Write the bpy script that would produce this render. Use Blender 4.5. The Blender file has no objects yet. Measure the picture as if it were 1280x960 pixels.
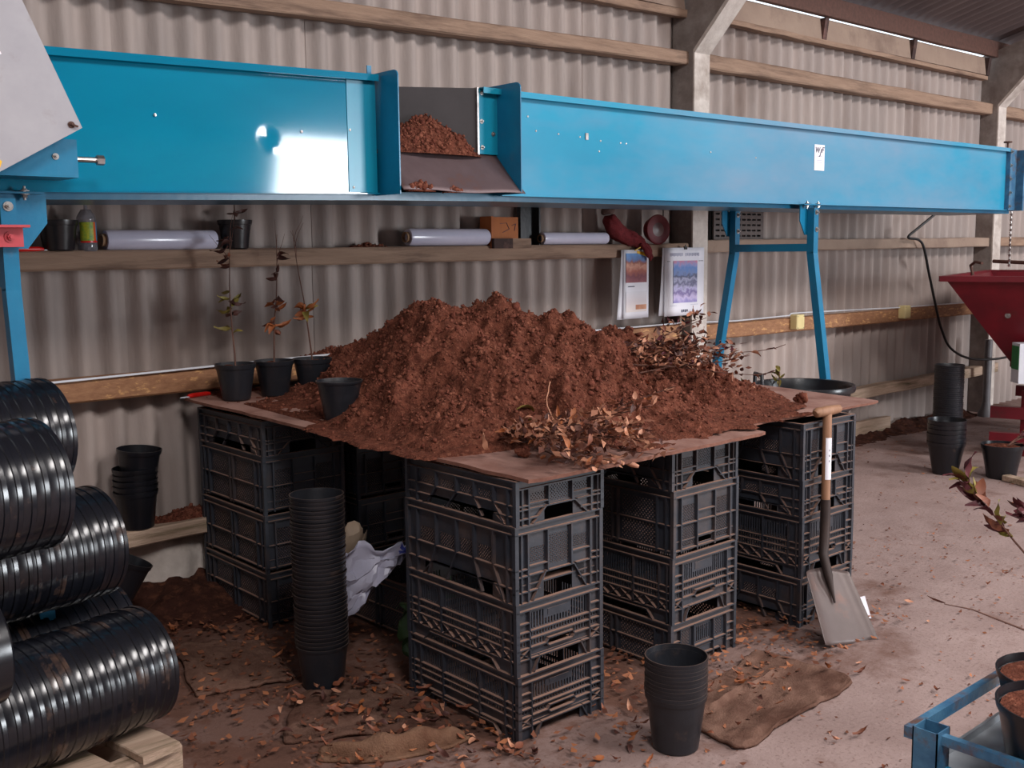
import bpy, math, random
import numpy as np
from mathutils import Vector, Matrix, Euler

random.seed(7)
rng = np.random.default_rng(7)
S = bpy.context.scene
COL = S.collection
PI = math.pi

# ------------------------------------------------------------------ camera, world, light, exposure
cam_d = bpy.data.cameras.new('camera')
cam = bpy.data.objects.new('camera', cam_d)
COL.objects.link(cam)
cam_d.sensor_width = 36.0
cam_d.lens = 1330.0 / 1280.0 * 36.0
cam_d.clip_start = 0.05
cam.matrix_world = Matrix(((0.7484, 0.0914, -0.6570, 0.0),
                           (-0.6632, 0.0865, -0.7434, 0.0),
                           (-0.0111, 0.9921, 0.1253, 1.6),
                           (0, 0, 0, 1)))
S.camera = cam

world = bpy.data.worlds.new('overcast_sky')
S.world = world
world.use_nodes = True
wn = world.node_tree
wn.nodes['Background'].inputs[0].default_value = (0.80, 0.90, 1.0, 1)
wn.nodes['Background'].inputs[1].default_value = 1.6


def area(name, loc, target, sx, sy, power, color):
    d = bpy.data.lights.new(name, 'AREA')
    d.shape = 'RECTANGLE'
    d.size, d.size_y = sx, sy
    d.energy = power
    d.color = color
    o = bpy.data.objects.new(name, d)
    COL.objects.link(o)
    o.location = loc
    v = Vector(target) - Vector(loc)
    o.rotation_euler = v.to_track_quat('-Z', 'Y').to_euler()
    return o


# daylight through the big doorway opposite, and through the translucent roof lights
area('doorway_daylight', (10.35, -8.9, 1.95), (10.35, 0, 1.95), 2.7, 3.7, 860, (0.90, 0.95, 1.0))
for i, x in enumerate((0.4, 4.0, 7.6, 11.2)):
    area('rooflight_daylight', (x, -1.15, 4.75), (x, -0.35, 1.0), 1.0, 2.4, 230, (1.0, 0.95, 0.93))

S.view_settings.view_transform = 'Standard'
S.view_settings.look = 'None'
S.view_settings.exposure = 0.25
S.view_settings.gamma = 1.0
S.view_settings.use_curve_mapping = False
try:
    S.cycles.max_bounces = 6
    S.cycles.diffuse_bounces = 4
    S.cycles.glossy_bounces = 3
    S.cycles.use_denoising = True
except Exception:
    pass


# ------------------------------------------------------------------ materials
def lin(c):
    return tuple(((x / 255.0) / 12.92 if x / 255.0 <= 0.04045 else ((x / 255.0 + 0.055) / 1.055) ** 2.4) for x in c) + (1.0,)


MATS = {}


def mat(name, c1, c2=None, rough=0.6, metal=0.0, scale=8.0, stretch=(1, 1, 1), c3=None, s3=2.0, t3=0.55, w3=0.1,
        bump=0.0, bscale=60.0, bstretch=None, dust=None, dust_amt=0.8, spec=0.5, rvar=0.0, detail=5.0, island=None, trans=0.0,
        coat=0.0, bdist=0.01):
    """noise mix of c1/c2, blotches of c3, optional dust settled on upward faces"""
    if name in MATS:
        return MATS[name]
    m = bpy.data.materials.new(name)
    m.use_nodes = True
    nt = m.node_tree
    N, L = nt.nodes, nt.links
    b = N['Principled BSDF']
    tc = N.new('ShaderNodeTexCoord')
    mp = N.new('ShaderNodeMapping')
    mp.inputs['Scale'].default_value = stretch
    oi = N.new('ShaderNodeObjectInfo')
    add = N.new('ShaderNodeVectorMath')
    add.operation = 'MULTIPLY_ADD'
    L.new(oi.outputs['Random'], add.inputs[0])
    add.inputs[1].default_value = (7.3, 3.1, 5.7)
    L.new(tc.outputs['Object'], add.inputs[2])
    L.new(add.outputs[0], mp.inputs['Vector'])
    n1 = N.new('ShaderNodeTexNoise')
    n1.inputs['Scale'].default_value = scale
    n1.inputs['Detail'].default_value = detail
    n1.inputs['Roughness'].default_value = 0.62
    L.new(mp.outputs[0], n1.inputs['Vector'])
    col = None
    mx = N.new('ShaderNodeMix')
    mx.data_type = 'RGBA'
    rp = N.new('ShaderNodeMapRange')
    rp.inputs[1].default_value, rp.inputs[2].default_value = 0.33, 0.67
    L.new(n1.outputs['Fac'], rp.inputs[0])
    L.new(rp.outputs[0], mx.inputs[0])
    mx.inputs[6].default_value = lin(c1)
    mx.inputs[7].default_value = lin(c2 or c1)
    col = mx.outputs[2]
    if island:
        gi = N.new('ShaderNodeNewGeometry')
        m4 = N.new('ShaderNodeMix')
        m4.data_type = 'RGBA'
        mr = N.new('ShaderNodeMapRange')
        mr.inputs[1].default_value, mr.inputs[2].default_value = 0.35, 1.0
        L.new(gi.outputs['Random Per Island'], mr.inputs[0])
        L.new(mr.outputs[0], m4.inputs[0])
        L.new(col, m4.inputs[6])
        m4.inputs[7].default_value = lin(island)
        col = m4.outputs[2]
    if c3:
        n3 = N.new('ShaderNodeTexNoise')
        n3.inputs['Scale'].default_value = s3
        n3.inputs['Detail'].default_value = 6.0
        n3.inputs['Roughness'].default_value = 0.65
        L.new(mp.outputs[0], n3.inputs['Vector'])
        r3 = N.new('ShaderNodeMapRange')
        r3.inputs[1].default_value, r3.inputs[2].default_value = t3 - w3, t3 + w3
        L.new(n3.outputs['Fac'], r3.inputs[0])
        m3 = N.new('ShaderNodeMix')
        m3.data_type = 'RGBA'
        L.new(r3.outputs[0], m3.inputs[0])
        L.new(col, m3.inputs[6])
        m3.inputs[7].default_value = lin(c3)
        col = m3.outputs[2]
    if dust:
        g = N.new('ShaderNodeNewGeometry')
        sx = N.new('ShaderNodeSeparateXYZ')
        L.new(g.outputs['Normal'], sx.inputs[0])
        rd = N.new('ShaderNodeMapRange')
        rd.inputs[1].default_value, rd.inputs[2].default_value = 0.25, 0.85
        rd.inputs[4].default_value = dust_amt
        L.new(sx.outputs['Z'], rd.inputs[0])
        md = N.new('ShaderNodeMix')
        md.data_type = 'RGBA'
        L.new(rd.outputs[0], md.inputs[0])
        L.new(col, md.inputs[6])
        md.inputs[7].default_value = lin(dust)
        col = md.outputs[2]
        rr = N.new('ShaderNodeMapRange')
        rr.inputs[3].default_value = rough
        rr.inputs[4].default_value = 0.9
        L.new(rd.outputs[0], rr.inputs[0])
        L.new(rr.outputs[0], b.inputs['Roughness'])
    else:
        b.inputs['Roughness'].default_value = rough
        if rvar:
            rr = N.new('ShaderNodeMapRange')
            rr.inputs[3].default_value = max(0.03, rough - rvar)
            rr.inputs[4].default_value = rough + rvar
            L.new(n1.outputs['Fac'], rr.inputs[0])
            L.new(rr.outputs[0], b.inputs['Roughness'])
    L.new(col, b.inputs['Base Color'])
    b.inputs['Metallic'].default_value = metal
    b.inputs['Specular IOR Level'].default_value = spec
    b.inputs['Coat Weight'].default_value = coat
    if trans:
        b.inputs['Transmission Weight'].default_value = trans
    if bump:
        nb = N.new('ShaderNodeTexNoise')
        nb.inputs['Scale'].default_value = bscale
        nb.inputs['Detail'].default_value = 6.0
        if bstretch:
            mb2 = N.new('ShaderNodeMapping')
            mb2.inputs['Scale'].default_value = bstretch
            L.new(add.outputs[0], mb2.inputs['Vector'])
            L.new(mb2.outputs[0], nb.inputs['Vector'])
        else:
            L.new(mp.outputs[0], nb.inputs['Vector'])
        bp = N.new('ShaderNodeBump')
        bp.inputs['Strength'].default_value = bump
        bp.inputs['Distance'].default_value = bdist
        L.new(nb.outputs['Fac'], bp.inputs['Height'])
        L.new(bp.outputs[0], b.inputs['Normal'])
    MATS[name] = m
    return m


M = dict(
    sheet=mat('fibre_cement_sheet', (174, 159, 152), (154, 142, 137), rough=0.85, scale=3, stretch=(1, 1, .25), c3=(128, 108, 98), s3=1.6, t3=.66, w3=.14, bump=.25, bscale=40),
    timber=mat('old_timber', (160, 132, 112), (140, 113, 95), rough=0.85, scale=6, stretch=(.6, 6, 6), c3=(88, 66, 56), s3=2.6, t3=.62, w3=.12, bump=.3, bscale=14, bstretch=(1.2, 20, 20)),
    eaves=mat('eaves_board', (158, 136, 120), (144, 122, 108), rough=.85, scale=3, c3=(110, 88, 78), s3=2.2, t3=.64, w3=.12, bump=.2, bscale=30),
    palewood=mat('pale_timber', (190, 164, 144), (166, 140, 120), rough=0.8, scale=5, stretch=(.6, 7, 7), c3=(96, 84, 54), s3=3, t3=.6, w3=.1, bump=.4, bscale=14, bstretch=(1.2, 20, 20)),
    osb=mat('strand_board', (158, 114, 82), (134, 92, 64), rough=0.8, scale=30, stretch=(.6, 1, 1.6), c3=(196, 148, 98), s3=26, t3=.6, w3=.04, bump=.3, bscale=60),
    concrete_post=mat('weathered_concrete', (150, 140, 134), (126, 114, 108), rough=0.9, scale=9, c3=(98, 82, 76), s3=2.2, t3=.6, w3=.14, bump=.4, bscale=50),
    whitewash=mat('limewashed_concrete', (214, 204, 196), (188, 176, 168), rough=0.9, scale=11, c3=(150, 134, 124), s3=3, t3=.62, w3=.1, bump=.3, bscale=40),
    roof=mat('roof_sheet', (112, 98, 96), (94, 82, 82), rough=0.9, scale=3, stretch=(1, .3, 1), c3=(58, 44, 42), s3=.9, t3=.66, w3=.08),
    blue=mat('blue_paint', (10, 126, 158), (8, 112, 144), rough=0.07, scale=2.0, stretch=(.4, 1, 1), spec=.6),
    blue_dusty=mat('dusty_blue_paint', (22, 148, 184), (14, 132, 168), rough=0.24, scale=2.0, stretch=(.4, 1, 1), c3=(122, 144, 168), s3=.7, t3=.55, w3=.15, bump=.02, bscale=4, spec=.5, rvar=.05),
    blue_clean=mat('blue_enamel', (14, 116, 154), (10, 100, 138), rough=0.3, scale=5, c3=(60, 104, 132), s3=6, t3=.68, w3=.06, bump=.05, bscale=40),
    blue_worn=mat('worn_blue_paint', (74, 120, 150), (44, 88, 122), rough=0.45, scale=14, c3=(92, 70, 64), s3=9, t3=.58, w3=.06, bump=.15, bscale=60),
    blue_teal=mat('blue_joint_plate', (14, 138, 166), (16, 128, 160), rough=0.28, scale=5),
    grey_guard=mat('grey_painted_steel', (166, 163, 168), (152, 149, 156), rough=0.5, scale=5, c3=(140, 132, 132), s3=4, t3=.66, w3=.08),
    steel=mat('bright_steel', (190, 186, 184), (150, 144, 140), rough=0.3, metal=.9, scale=30),
    chute=mat('brown_stained_steel', (112, 94, 96), (92, 76, 78), rough=0.5, metal=.35, scale=5, c3=(124, 84, 70), s3=5, t3=.62, w3=.1, bump=.08, bscale=50),
    rubber=mat('black_rubber_sheet', (52, 46, 48), (44, 38, 40), rough=0.6, scale=8),
    redpaint=mat('red_paint', (116, 14, 30), (92, 10, 24), rough=0.45, scale=4, c3=(84, 30, 30), s3=5, t3=.66, w3=.06),
    redsteel=mat('pinkish_red_paint', (190, 62, 72), (164, 48, 56), rough=0.5, scale=9),
    black=mat('black_pot_plastic', (24, 25, 31), (18, 18, 22), rough=0.3, scale=9, c3=(74, 56, 48), s3=6, t3=.72, w3=.05, bump=.06, bscale=30, rvar=.06),
    bigpot=mat('glossy_black_plastic', (25, 27, 34), (18, 19, 24), rough=0.2, scale=6, c3=(86, 66, 56), s3=4.5, t3=.66, w3=.06, bump=.03, bscale=14, rvar=.05, spec=.6),
    blackdull=mat('scuffed_black_plastic', (36, 38, 44), (27, 28, 33), rough=0.36, scale=9, c3=(70, 58, 54), s3=7, t3=.7, w3=.08, bump=.1, bscale=50, dust=(120, 96, 84), dust_amt=.35),
    crate=mat('dusty_crate_plastic', (52, 55, 64), (39, 41, 48), rough=0.5, scale=9, c3=(84, 68, 62), s3=4, t3=.64, w3=.14, dust=(150, 116, 100), dust_amt=.9, bump=.08, bscale=60),
    compost=mat('brown_compost', (116, 67, 52), (74, 40, 31), rough=0.95, scale=30, c3=(140, 90, 71), s3=70, t3=.62, w3=.08, bump=1.0, bscale=110, spec=.1),
    crumb=mat('compost_crumb', (118, 68, 55), (92, 50, 40), rough=0.95, scale=20, bump=.6, bscale=150, spec=.1, island=(132, 82, 65)),
    board=mat('hardboard', (166, 128, 116), (148, 110, 98), rough=0.8, scale=7, c3=(110, 66, 52), s3=4, t3=.56, w3=.14, bump=.15, bscale=60),
    boardedge=mat('hardboard_edge', (136, 92, 76), (104, 66, 54), rough=0.9, scale=20),
    bark=mat('thin_bark', (112, 78, 66), (84, 56, 48), rough=0.9, scale=20),
    film=mat('clear_film_roll', (206, 204, 222), (192, 190, 210), rough=0.22, scale=4, spec=.6),
    card=mat('cardboard', (150, 120, 92), (128, 100, 76), rough=0.9, scale=10),
    paper=mat('white_paper', (236, 234, 240), (228, 226, 236), rough=0.7, scale=3),
    ink=mat('dark_ink', (44, 44, 70), (52, 52, 78), rough=0.7),
    paleink=mat('pale_ink', (176, 176, 196), (186, 186, 204), rough=0.7),
    plyorange=mat('orange_plywood', (190, 112, 56), (168, 92, 44), rough=0.7, scale=8, stretch=(1, 1, .3)),
    darkwood=mat('dark_wood', (70, 50, 46), (52, 38, 36), rough=0.85, scale=12, c3=(128, 92, 84), s3=6, t3=.62, w3=.1),
    white=mat('white_plastic', (214, 216, 222), (200, 202, 210), rough=0.5, scale=6),
    cream=mat('cream_plastic', (224, 206, 150), (214, 196, 140), rough=0.5, scale=6),
    yellow=mat('yellow_sticker', (236, 186, 40), (228, 176, 30), rough=0.5),
    redplastic=mat('red_plastic', (222, 30, 24), (206, 24, 20), rough=0.35, scale=6),
    greenplastic=mat('green_plastic', (26, 120, 62), (22, 108, 54), rough=0.4, scale=6),
    blueplastic=mat('blue_knob', (52, 86, 186), (46, 78, 170), rough=0.4, scale=6),
    label_yellow=mat('bottle_label', (196, 190, 40), (90, 150, 60), rough=0.5, scale=60),
    label_orange=mat('bottle_label_orange', (222, 104, 40), (214, 92, 34), rough=0.5),
    label_blue=mat('bottle_label_blue', (70, 130, 170), (60, 118, 160), rough=0.5),
    clear=mat('clear_plastic', (196, 196, 204), (186, 186, 196), rough=0.12, trans=.75),
    glove=mat('red_knitted_glove', (124, 40, 44), (98, 28, 34), rough=0.95, scale=60, bump=.5, bscale=200),
    cuff=mat('brown_glove_cuff', (104, 84, 78), (88, 70, 66), rough=0.95, scale=60),
    lens=mat('red_lens', (112, 82, 80), (98, 76, 76), rough=0.35, scale=30),
    sackwhite=mat('white_sack', (172, 172, 190), (150, 148, 166), rough=0.4, scale=5, bump=.2, bscale=12),
    sacktan=mat('tan_sack', (168, 148, 128), (146, 126, 108), rough=0.55, scale=5, bump=.2, bscale=14),
    sackgreen=mat('green_sack', (46, 78, 40), (60, 84, 52), rough=0.5, scale=9),
    sackblue=mat('blue_print', (40, 52, 150), (34, 44, 130), rough=0.5),
    hessian=mat('hessian_sacking', (126, 97, 84), (106, 78, 67), rough=0.98, scale=14, c3=(68, 42, 34), s3=3.0, t3=.56, w3=.14, bump=.5, bscale=160, spec=.1),
    tanhessian=mat('tan_hessian', (132, 100, 80), (112, 84, 68), rough=0.98, scale=14, c3=(92, 62, 48), s3=6.0, t3=.62, w3=.12, bump=.5, bscale=160, spec=.1),
    spade=mat('spade_steel', (98, 84, 81), (84, 72, 70), rough=0.42, metal=.2, scale=5, c3=(120, 84, 72), s3=4, t3=.68, w3=.08, bump=.05, bscale=30),
    socket=mat('dark_spade_socket', (64, 50, 46), (52, 42, 40), rough=0.6, metal=.4, scale=14),
    ash=mat('worn_ash_handle', (158, 116, 88), (136, 98, 72), rough=0.6, scale=8, stretch=(6, 6, .6)),
    tray=mat('grey_galvanised_sheet', (160, 166, 172), (146, 150, 156), rough=0.45, metal=.3, scale=6, c3=(128, 112, 104), s3=5, t3=.64, w3=.08),
    cable=mat('black_cable', (34, 32, 34), (28, 26, 28), rough=0.5),
    pipe=mat('grey_plastic_pipe', (120, 116, 118), (106, 102, 104), rough=0.5),
    rust=mat('rusty_steel', (98, 66, 56), (80, 54, 46), rough=0.8, scale=30),
    vent=mat('grey_brown_slotted_plastic', (104, 92, 88), (88, 78, 76), rough=0.7, scale=9),
    soil=mat('dark_soil', (74, 46, 38), (54, 32, 27), rough=0.98, scale=14, c3=(104, 66, 50), s3=20, t3=.6, w3=.1, bump=.8, bscale=60, spec=.1),
    leafA=mat('russet_leaf', (140, 82, 56), (108, 58, 42), rough=0.6, scale=20),
    leafB=mat('pale_brown_leaf', (206, 150, 120), (180, 122, 96), rough=0.6, scale=20),
    leafC=mat('dark_brown_leaf', (90, 52, 44), (66, 38, 34), rough=0.6, scale=20),
    leafD=mat('orange_leaf', (166, 98, 54), (140, 76, 42), rough=0.6, scale=20),
    leafE=mat('olive_leaf', (136, 122, 52), (112, 98, 44), rough=0.6, scale=20),
    leafP=mat('purple_leaf', (96, 40, 46), (74, 28, 36), rough=0.6, scale=20),
)


def floor_material():
    m = bpy.data.materials.new('stained_concrete')
    m.use_nodes = True
    nt = m.node_tree
    N, L = nt.nodes, nt.links
    b = N['Principled BSDF']
    tc = N.new('ShaderNodeTexCoord')

    def noise(scale, detail=6, rough=.62, stretch=None):
        n = N.new('ShaderNodeTexNoise')
        n.inputs['Scale'].default_value = scale
        n.inputs['Detail'].default_value = detail
        n.inputs['Roughness'].default_value = rough
        if stretch:
            mp = N.new('ShaderNodeMapping')
            mp.inputs['Scale'].default_value = stretch
            L.new(tc.outputs['Object'], mp.inputs['Vector'])
            L.new(mp.outputs[0], n.inputs['Vector'])
        else:
            L.new(tc.outputs['Object'], n.inputs['Vector'])
        return n.outputs['Fac']

    def rng_(s, a, c, x=0., y=1.):
        r = N.new('ShaderNodeMapRange')
        r.inputs[1].default_value, r.inputs[2].default_value, r.inputs[3].default_value, r.inputs[4].default_value = a, c, x, y
        L.new(s, r.inputs[0])
        return r.outputs[0]

    def mix(f, a, c):
        x = N.new('ShaderNodeMix')
        x.data_type = 'RGBA'
        L.new(f, x.inputs[0])
        for k, v in ((6, a), (7, c)):
            if isinstance(v, tuple):
                x.inputs[k].default_value = lin(v)
            else:
                L.new(v, x.inputs[k])
        return x.outputs[2]

    def math_(op, a, c):
        x = N.new('ShaderNodeMath')
        x.operation = op
        x.use_clamp = True
        for k, v in ((0, a), (1, c)):
            if isinstance(v, (int, float)):
                x.inputs[k].default_value = v
            else:
                L.new(v, x.inputs[k])
        return x.outputs[0]

    base = mix(rng_(noise(3), .35, .65), (164, 142, 137), (146, 124, 119))
    base = mix(rng_(noise(70, 3), .55, .7), base, (128, 106, 99))
    # spilled compost trodden into the concrete around the bench
    sx = N.new('ShaderNodeSeparateXYZ')
    L.new(tc.outputs['Object'], sx.inputs[0])
    fx = math_('MULTIPLY', rng_(sx.outputs['X'], .7, 1.5), rng_(sx.outputs['X'], 3.9, 4.6, 1, 0))
    fy = rng_(sx.outputs['Y'], 1.75, 2.7)
    near = math_('MULTIPLY', fx, fy)
    wallz = rng_(sx.outputs['Y'], 3.5, 4.5)
    dirt = math_('MAXIMUM', near, math_('MULTIPLY', wallz, .55))
    n2 = noise(2.6, 8, .68)
    f = math_('ADD', math_('MULTIPLY', dirt, .55), math_('MULTIPLY', math_('SUBTRACT', n2, .47), 2.0))
    base = mix(rng_(f, .18, .62), base, (108, 76, 64))
    base = mix(rng_(f, .62, 1.0), base, (78, 54, 46))
    f3 = noise(9, 8, .7)
    base = mix(rng_(f3, .63, .70, 0, .75), base, (112, 78, 66))
    L.new(base, b.inputs['Base Color'])
    b.inputs['Roughness'].default_value = .88
    b.inputs['Specular IOR Level'].default_value = .3
    bp = N.new('ShaderNodeBump')
    bp.inputs['Strength'].default_value = .45
    bp.inputs['Distance'].default_value = .012
    L.new(noise(38, 8, .7), bp.inputs['Height'])
    L.new(bp.outputs[0], b.inputs['Normal'])
    return m


M['floor'] = floor_material()


# ------------------------------------------------------------------ mesh helpers
class MB:
    def __init__(s):
        s.v, s.f = [], []

    def add(s, vs, fs):
        n = len(s.v)
        s.v.extend([tuple(p) for p in vs])
        s.f.extend([tuple(n + i for i in q) for q in fs])
        return s

    def hexa(s, p):
        return s.add(p, [(0, 3, 2, 1), (4, 5, 6, 7), (0, 1, 5, 4), (1, 2, 6, 5), (2, 3, 7, 6), (3, 0, 4, 7)])

    def box(s, x0, x1, y0, y1, z0, z1):
        return s.hexa([(x0, y0, z0), (x1, y0, z0), (x1, y1, z0), (x0, y1, z0), (x0, y0, z1), (x1, y0, z1), (x1, y1, z1), (x0, y1, z1)])

    def bar(s, p, q, w, h, up=(0, 0, 1)):
        p, q, up = Vector(p), Vector(q), Vector(up)
        d = (q - p).normalized()
        a = d.cross(up)
        if a.length < 1e-5:
            a = d.cross(Vector((1, 0, 0)))
        a.normalize()
        b = a.cross(d).normalized()
        a, b = a * w / 2, b * h / 2
        return s.hexa([p - a - b, p + a - b, p + a + b, p - a + b, q - a - b, q + a - b, q + a + b, q - a + b])

    def chan(s, p, q, w, h, t, up=(0, 0, 1)):
        return s.bar(p, q, w, h, up)

    def prism(s, pts, d):
        """polygon points (3d) pushed along vector d"""
        n = len(pts)
        d = Vector(d)
        vs = [Vector(p) for p in pts] + [Vector(p) + d for p in pts]
        fs = [tuple(range(n))[::-1], tuple(range(n, 2 * n))] + [(i, (i + 1) % n, n + (i + 1) % n, n + i) for i in range(n)]
        return s.add(vs, fs)

    def tube(s, pts, r, n=8, cap=True):
        pts = [Vector(p) for p in pts]
        k = len(pts)
        rs = list(r) if hasattr(r, '__len__') else [r] * k
        vs, fs = [], []
        ref = None
        for i, p in enumerate(pts):
            d = (pts[min(i + 1, k - 1)] - pts[max(i - 1, 0)]).normalized()
            if ref is None:
                ref = d.orthogonal().normalized()
            a = (ref - d * ref.dot(d))
            a = a.normalized() if a.length > 1e-6 else d.orthogonal().normalized()
            ref = a
            b = d.cross(a)
            for j in range(n):
                t = 2 * PI * j / n
                vs.append(p + (a * math.cos(t) + b * math.sin(t)) * rs[i])
        for i in range(k - 1):
            for j in range(n):
                fs.append((i * n + j, i * n + (j + 1) % n, (i + 1) * n + (j + 1) % n, (i + 1) * n + j))
        if cap:
            fs.append(tuple(range(n))[::-1])
            fs.append(tuple(range((k - 1) * n, k * n)))
        return s.add(vs, fs)

    def lathe(s, prof, n=32, o=(0, 0, 0), mtx=None):
        vs, fs = [], []
        k = len(prof)
        for (r, z) in prof:
            for j in range(n):
                t = 2 * PI * j / n
                p = Vector((r * math.cos(t), r * math.sin(t), z))
                if mtx:
                    p = mtx @ p
                vs.append(p + Vector(o))
        for i in range(k - 1):
            for j in range(n):
                fs.append((i * n + j, i * n + (j + 1) % n, (i + 1) * n + (j + 1) % n, (i + 1) * n + j))
        if prof[0][0] > 1e-6:
            fs.append(tuple(range(n))[::-1])
        if prof[-1][0] > 1e-6:
            fs.append(tuple(range((k - 1) * n, k * n)))
        return s.add(vs, fs)

    def grid(s, fn, nu, nv):
        n0 = len(s.v)
        for i in range(nu + 1):
            for j in range(nv + 1):
                s.v.append(tuple(fn(i / nu, j / nv)))
        for i in range(nu):
            for j in range(nv):
                a = n0 + i * (nv + 1) + j
                s.f.append((a, a + nv + 1, a + nv + 2, a + 1))
        return s

    def xf(s, m):
        s.v = [tuple(m @ Vector(p)) for p in s.v]
        return s

    def mesh(s, name, m, smooth=None):
        me = bpy.data.meshes.new(name)
        me.from_pydata(s.v, [], s.f)
        me.validate()
        me.materials.append(m)
        if smooth:
            me.polygons.foreach_set('use_smooth', [True] * len(me.polygons))
            me.set_sharp_from_angle(angle=math.radians(smooth))
        me.update()
        return me

    def build(s, name, m, parent=None, smooth=None):
        return link(name, s.mesh(name, m, smooth), parent)


def link(name, me, parent=None, loc=None, rot=None, scale=None):
    o = bpy.data.objects.new(name, me)
    COL.objects.link(o)
    if parent is not None:
        o.parent = parent
    if loc is not None:
        o.location = loc
    if rot is not None:
        o.rotation_euler = rot
    if scale is not None:
        o.scale = scale
    return o


def tag(o, label=None, cat=None, group=None, kind=None):
    if label:
        o['label'] = label
    if cat:
        o['category'] = cat
    if group:
        o['group'] = group
    if kind:
        o['kind'] = kind
    return o


def thing(name, label, cat, loc=(0, 0, 0), rz=0.0, group=None):
    o = link(name, None, None, loc, (0, 0, rz))
    o.empty_display_size = .1
    return tag(o, label, cat, group)


def copy_tree(root, loc, rot=None, label=None, group=None):
    r = root.copy()
    COL.objects.link(r)
    r.location = loc
    if rot is not None:
        r.rotation_euler = rot
    if label:
        r['label'] = label
    if group:
        r['group'] = group
    for ch in list(root.children):
        c = ch.copy()
        COL.objects.link(c)
        c.parent = r
        for g in list(ch.children):
            d = g.copy()
            COL.objects.link(d)
            d.parent = c
    return r


def vnoise(x, y, seed=0):
    xi, yi = np.floor(x).astype(np.int64), np.floor(y).astype(np.int64)
    xf, yf = x - xi, y - yi
    u, v = xf * xf * (3 - 2 * xf), yf * yf * (3 - 2 * yf)

    def h(a, b):
        n = (a * 374761393 + b * 668265263 + seed * 1442695041) & 0xFFFFFFFF
        n = ((n ^ (n >> 13)) * 1274126177) & 0xFFFFFFFF
        return ((n ^ (n >> 16)) & 0xFFFF) / 65535.0
    return (h(xi, yi) * (1 - u) + h(xi + 1, yi) * u) * (1 - v) + (h(xi, yi + 1) * (1 - u) + h(xi + 1, yi + 1) * u) * v


def fbm(x, y, octs, seed=0):
    """octs: list of (frequency, amplitude); centred on zero"""
    r = np.zeros_like(x, dtype=float)
    for i, (f, a) in enumerate(octs):
        r += a * (2 * vnoise(x * f + 17.3 * i, y * f - 9.1 * i, seed + i) - 1)
    return r


def plank(name, m, p, q, w, h, up=(0, 0, 1), n=14, rough=.004, parent=None, seed=0):
    """sawn timber: subdivided bar with slightly uneven faces and knocked-off edges; w across, h along up"""
    p, q, up = Vector(p), Vector(q), Vector(up).normalized()
    d = (q - p)
    a = d.normalized().cross(up).normalized()
    up = a.cross(d.normalized()).normalized()
    r = random.Random(seed)
    ch = min(w, h) * .09
    prof = [(-w / 2 + ch, -h / 2), (w / 2 - ch, -h / 2), (w / 2, -h / 2 + ch), (w / 2, h / 2 - ch), (w / 2 - ch, h / 2), (-w / 2 + ch, h / 2), (-w / 2, h / 2 - ch), (-w / 2, -h / 2 + ch)]
    mb = MB()
    vs, fs = [], []
    for i in range(n + 1):
        j1, j2 = r.uniform(-rough, rough), r.uniform(-rough, rough)
        for (x, y) in prof:
            vs.append(p + d * (i / n) + a * (x + j1 * .4 + r.uniform(-rough, rough) * .3) + up * (y + j2 * .6 + r.uniform(-rough, rough) * .3))
    k = 8
    for i in range(n):
        for j in range(k):
            fs.append((i * k + j, i * k + (j + 1) % k, (i + 1) * k + (j + 1) % k, (i + 1) * k + j))
    fs.append(tuple(range(k))[::-1])
    fs.append(tuple(range(n * k, n * k + k)))
    mb.add(vs, fs)
    return mb.build(name, m, parent)


def struct(o, label=None):
    tag(o, label, None, None, 'structure')
    return o


# ------------------------------------------------------------------ the building
YW = 4.74          # mean plane of the corrugated wall
PITCH = 0.1395


def floor_z(x, y):
    return 0.0


fb = MB()
fb.box(-4, 17, -9.2, 4.95, -.12, 0)
struct(fb.build('floor', M['floor']))

# corrugated wall: separate sheets, each overlapping the next
wall = struct(link('wall_back', None))


def sheet_mesh(ncor, z0, z1, amp=.024, th=.007, per=10):
    mb = MB()
    n = ncor * per
    w = ncor * PITCH
    fr, bk = [], []
    for i in range(n + 1):
        x = w * i / n
        y = amp * math.cos(2 * PI * x / PITCH)
        fr.append((x, y))
    for (x, y) in fr:
        mb.v += [(x, y, z0), (x, y, z1), (x, y + th, z0), (x, y + th, z1)]
    for i in range(n):
        a, b = 4 * i, 4 * (i + 1)
        mb.f += [(a, b, b + 1, a + 1), (a + 2, a + 3, b + 3, b + 2), (a, a + 2, b + 2, b), (a + 1, b + 1, b + 3, a + 3)]
    mb.f += [(0, 1, 3, 2), (4 * n, 4 * n + 2, 4 * n + 3, 4 * n + 1)]
    return mb.mesh('sheet', M['sheet'], 50)


lower = sheet_mesh(7, -.02, 1.72)
upper = sheet_mesh(7, 1.60, 3.20)
nx = 0
x = -3.0
while x < 15.8:
    link('sheet', lower, wall, (x, YW + (nx % 2) * .004, 0))
    link('sheet', upper, wall, (x, YW - .009 + (nx % 2) * .004, 0))
    x += 7 * PITCH - .0
    nx += 1

ms = M['sheet']
for nm, b in (('wall_left', (-3.15, -3.0, -9.2, 4.9, 0, 3.4)), ('wall_right', (15.9, 16.05, -9.2, 4.9, 0, 3.4))):
    mb = MB()
    mb.box(*b)
    struct(mb.build(nm, ms))
# wall opposite, with the tall doorway the daylight comes through
mb = MB()
mb.box(-3.1, 8.95, -9.2, -9.05, 0, 3.4)
mb.box(11.75, 16, -9.2, -9.05, 0, 3.4)
mb.box(8.95, 11.75, -9.2, -9.05, 3.85, 3.95)
struct(mb.build('wall_front', ms))


# roof: corrugated, eaves over the back wall, rising to a ridge and down again
TAN = math.tan(math.radians(15))
ZE = 3.418
YE = 4.86


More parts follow.
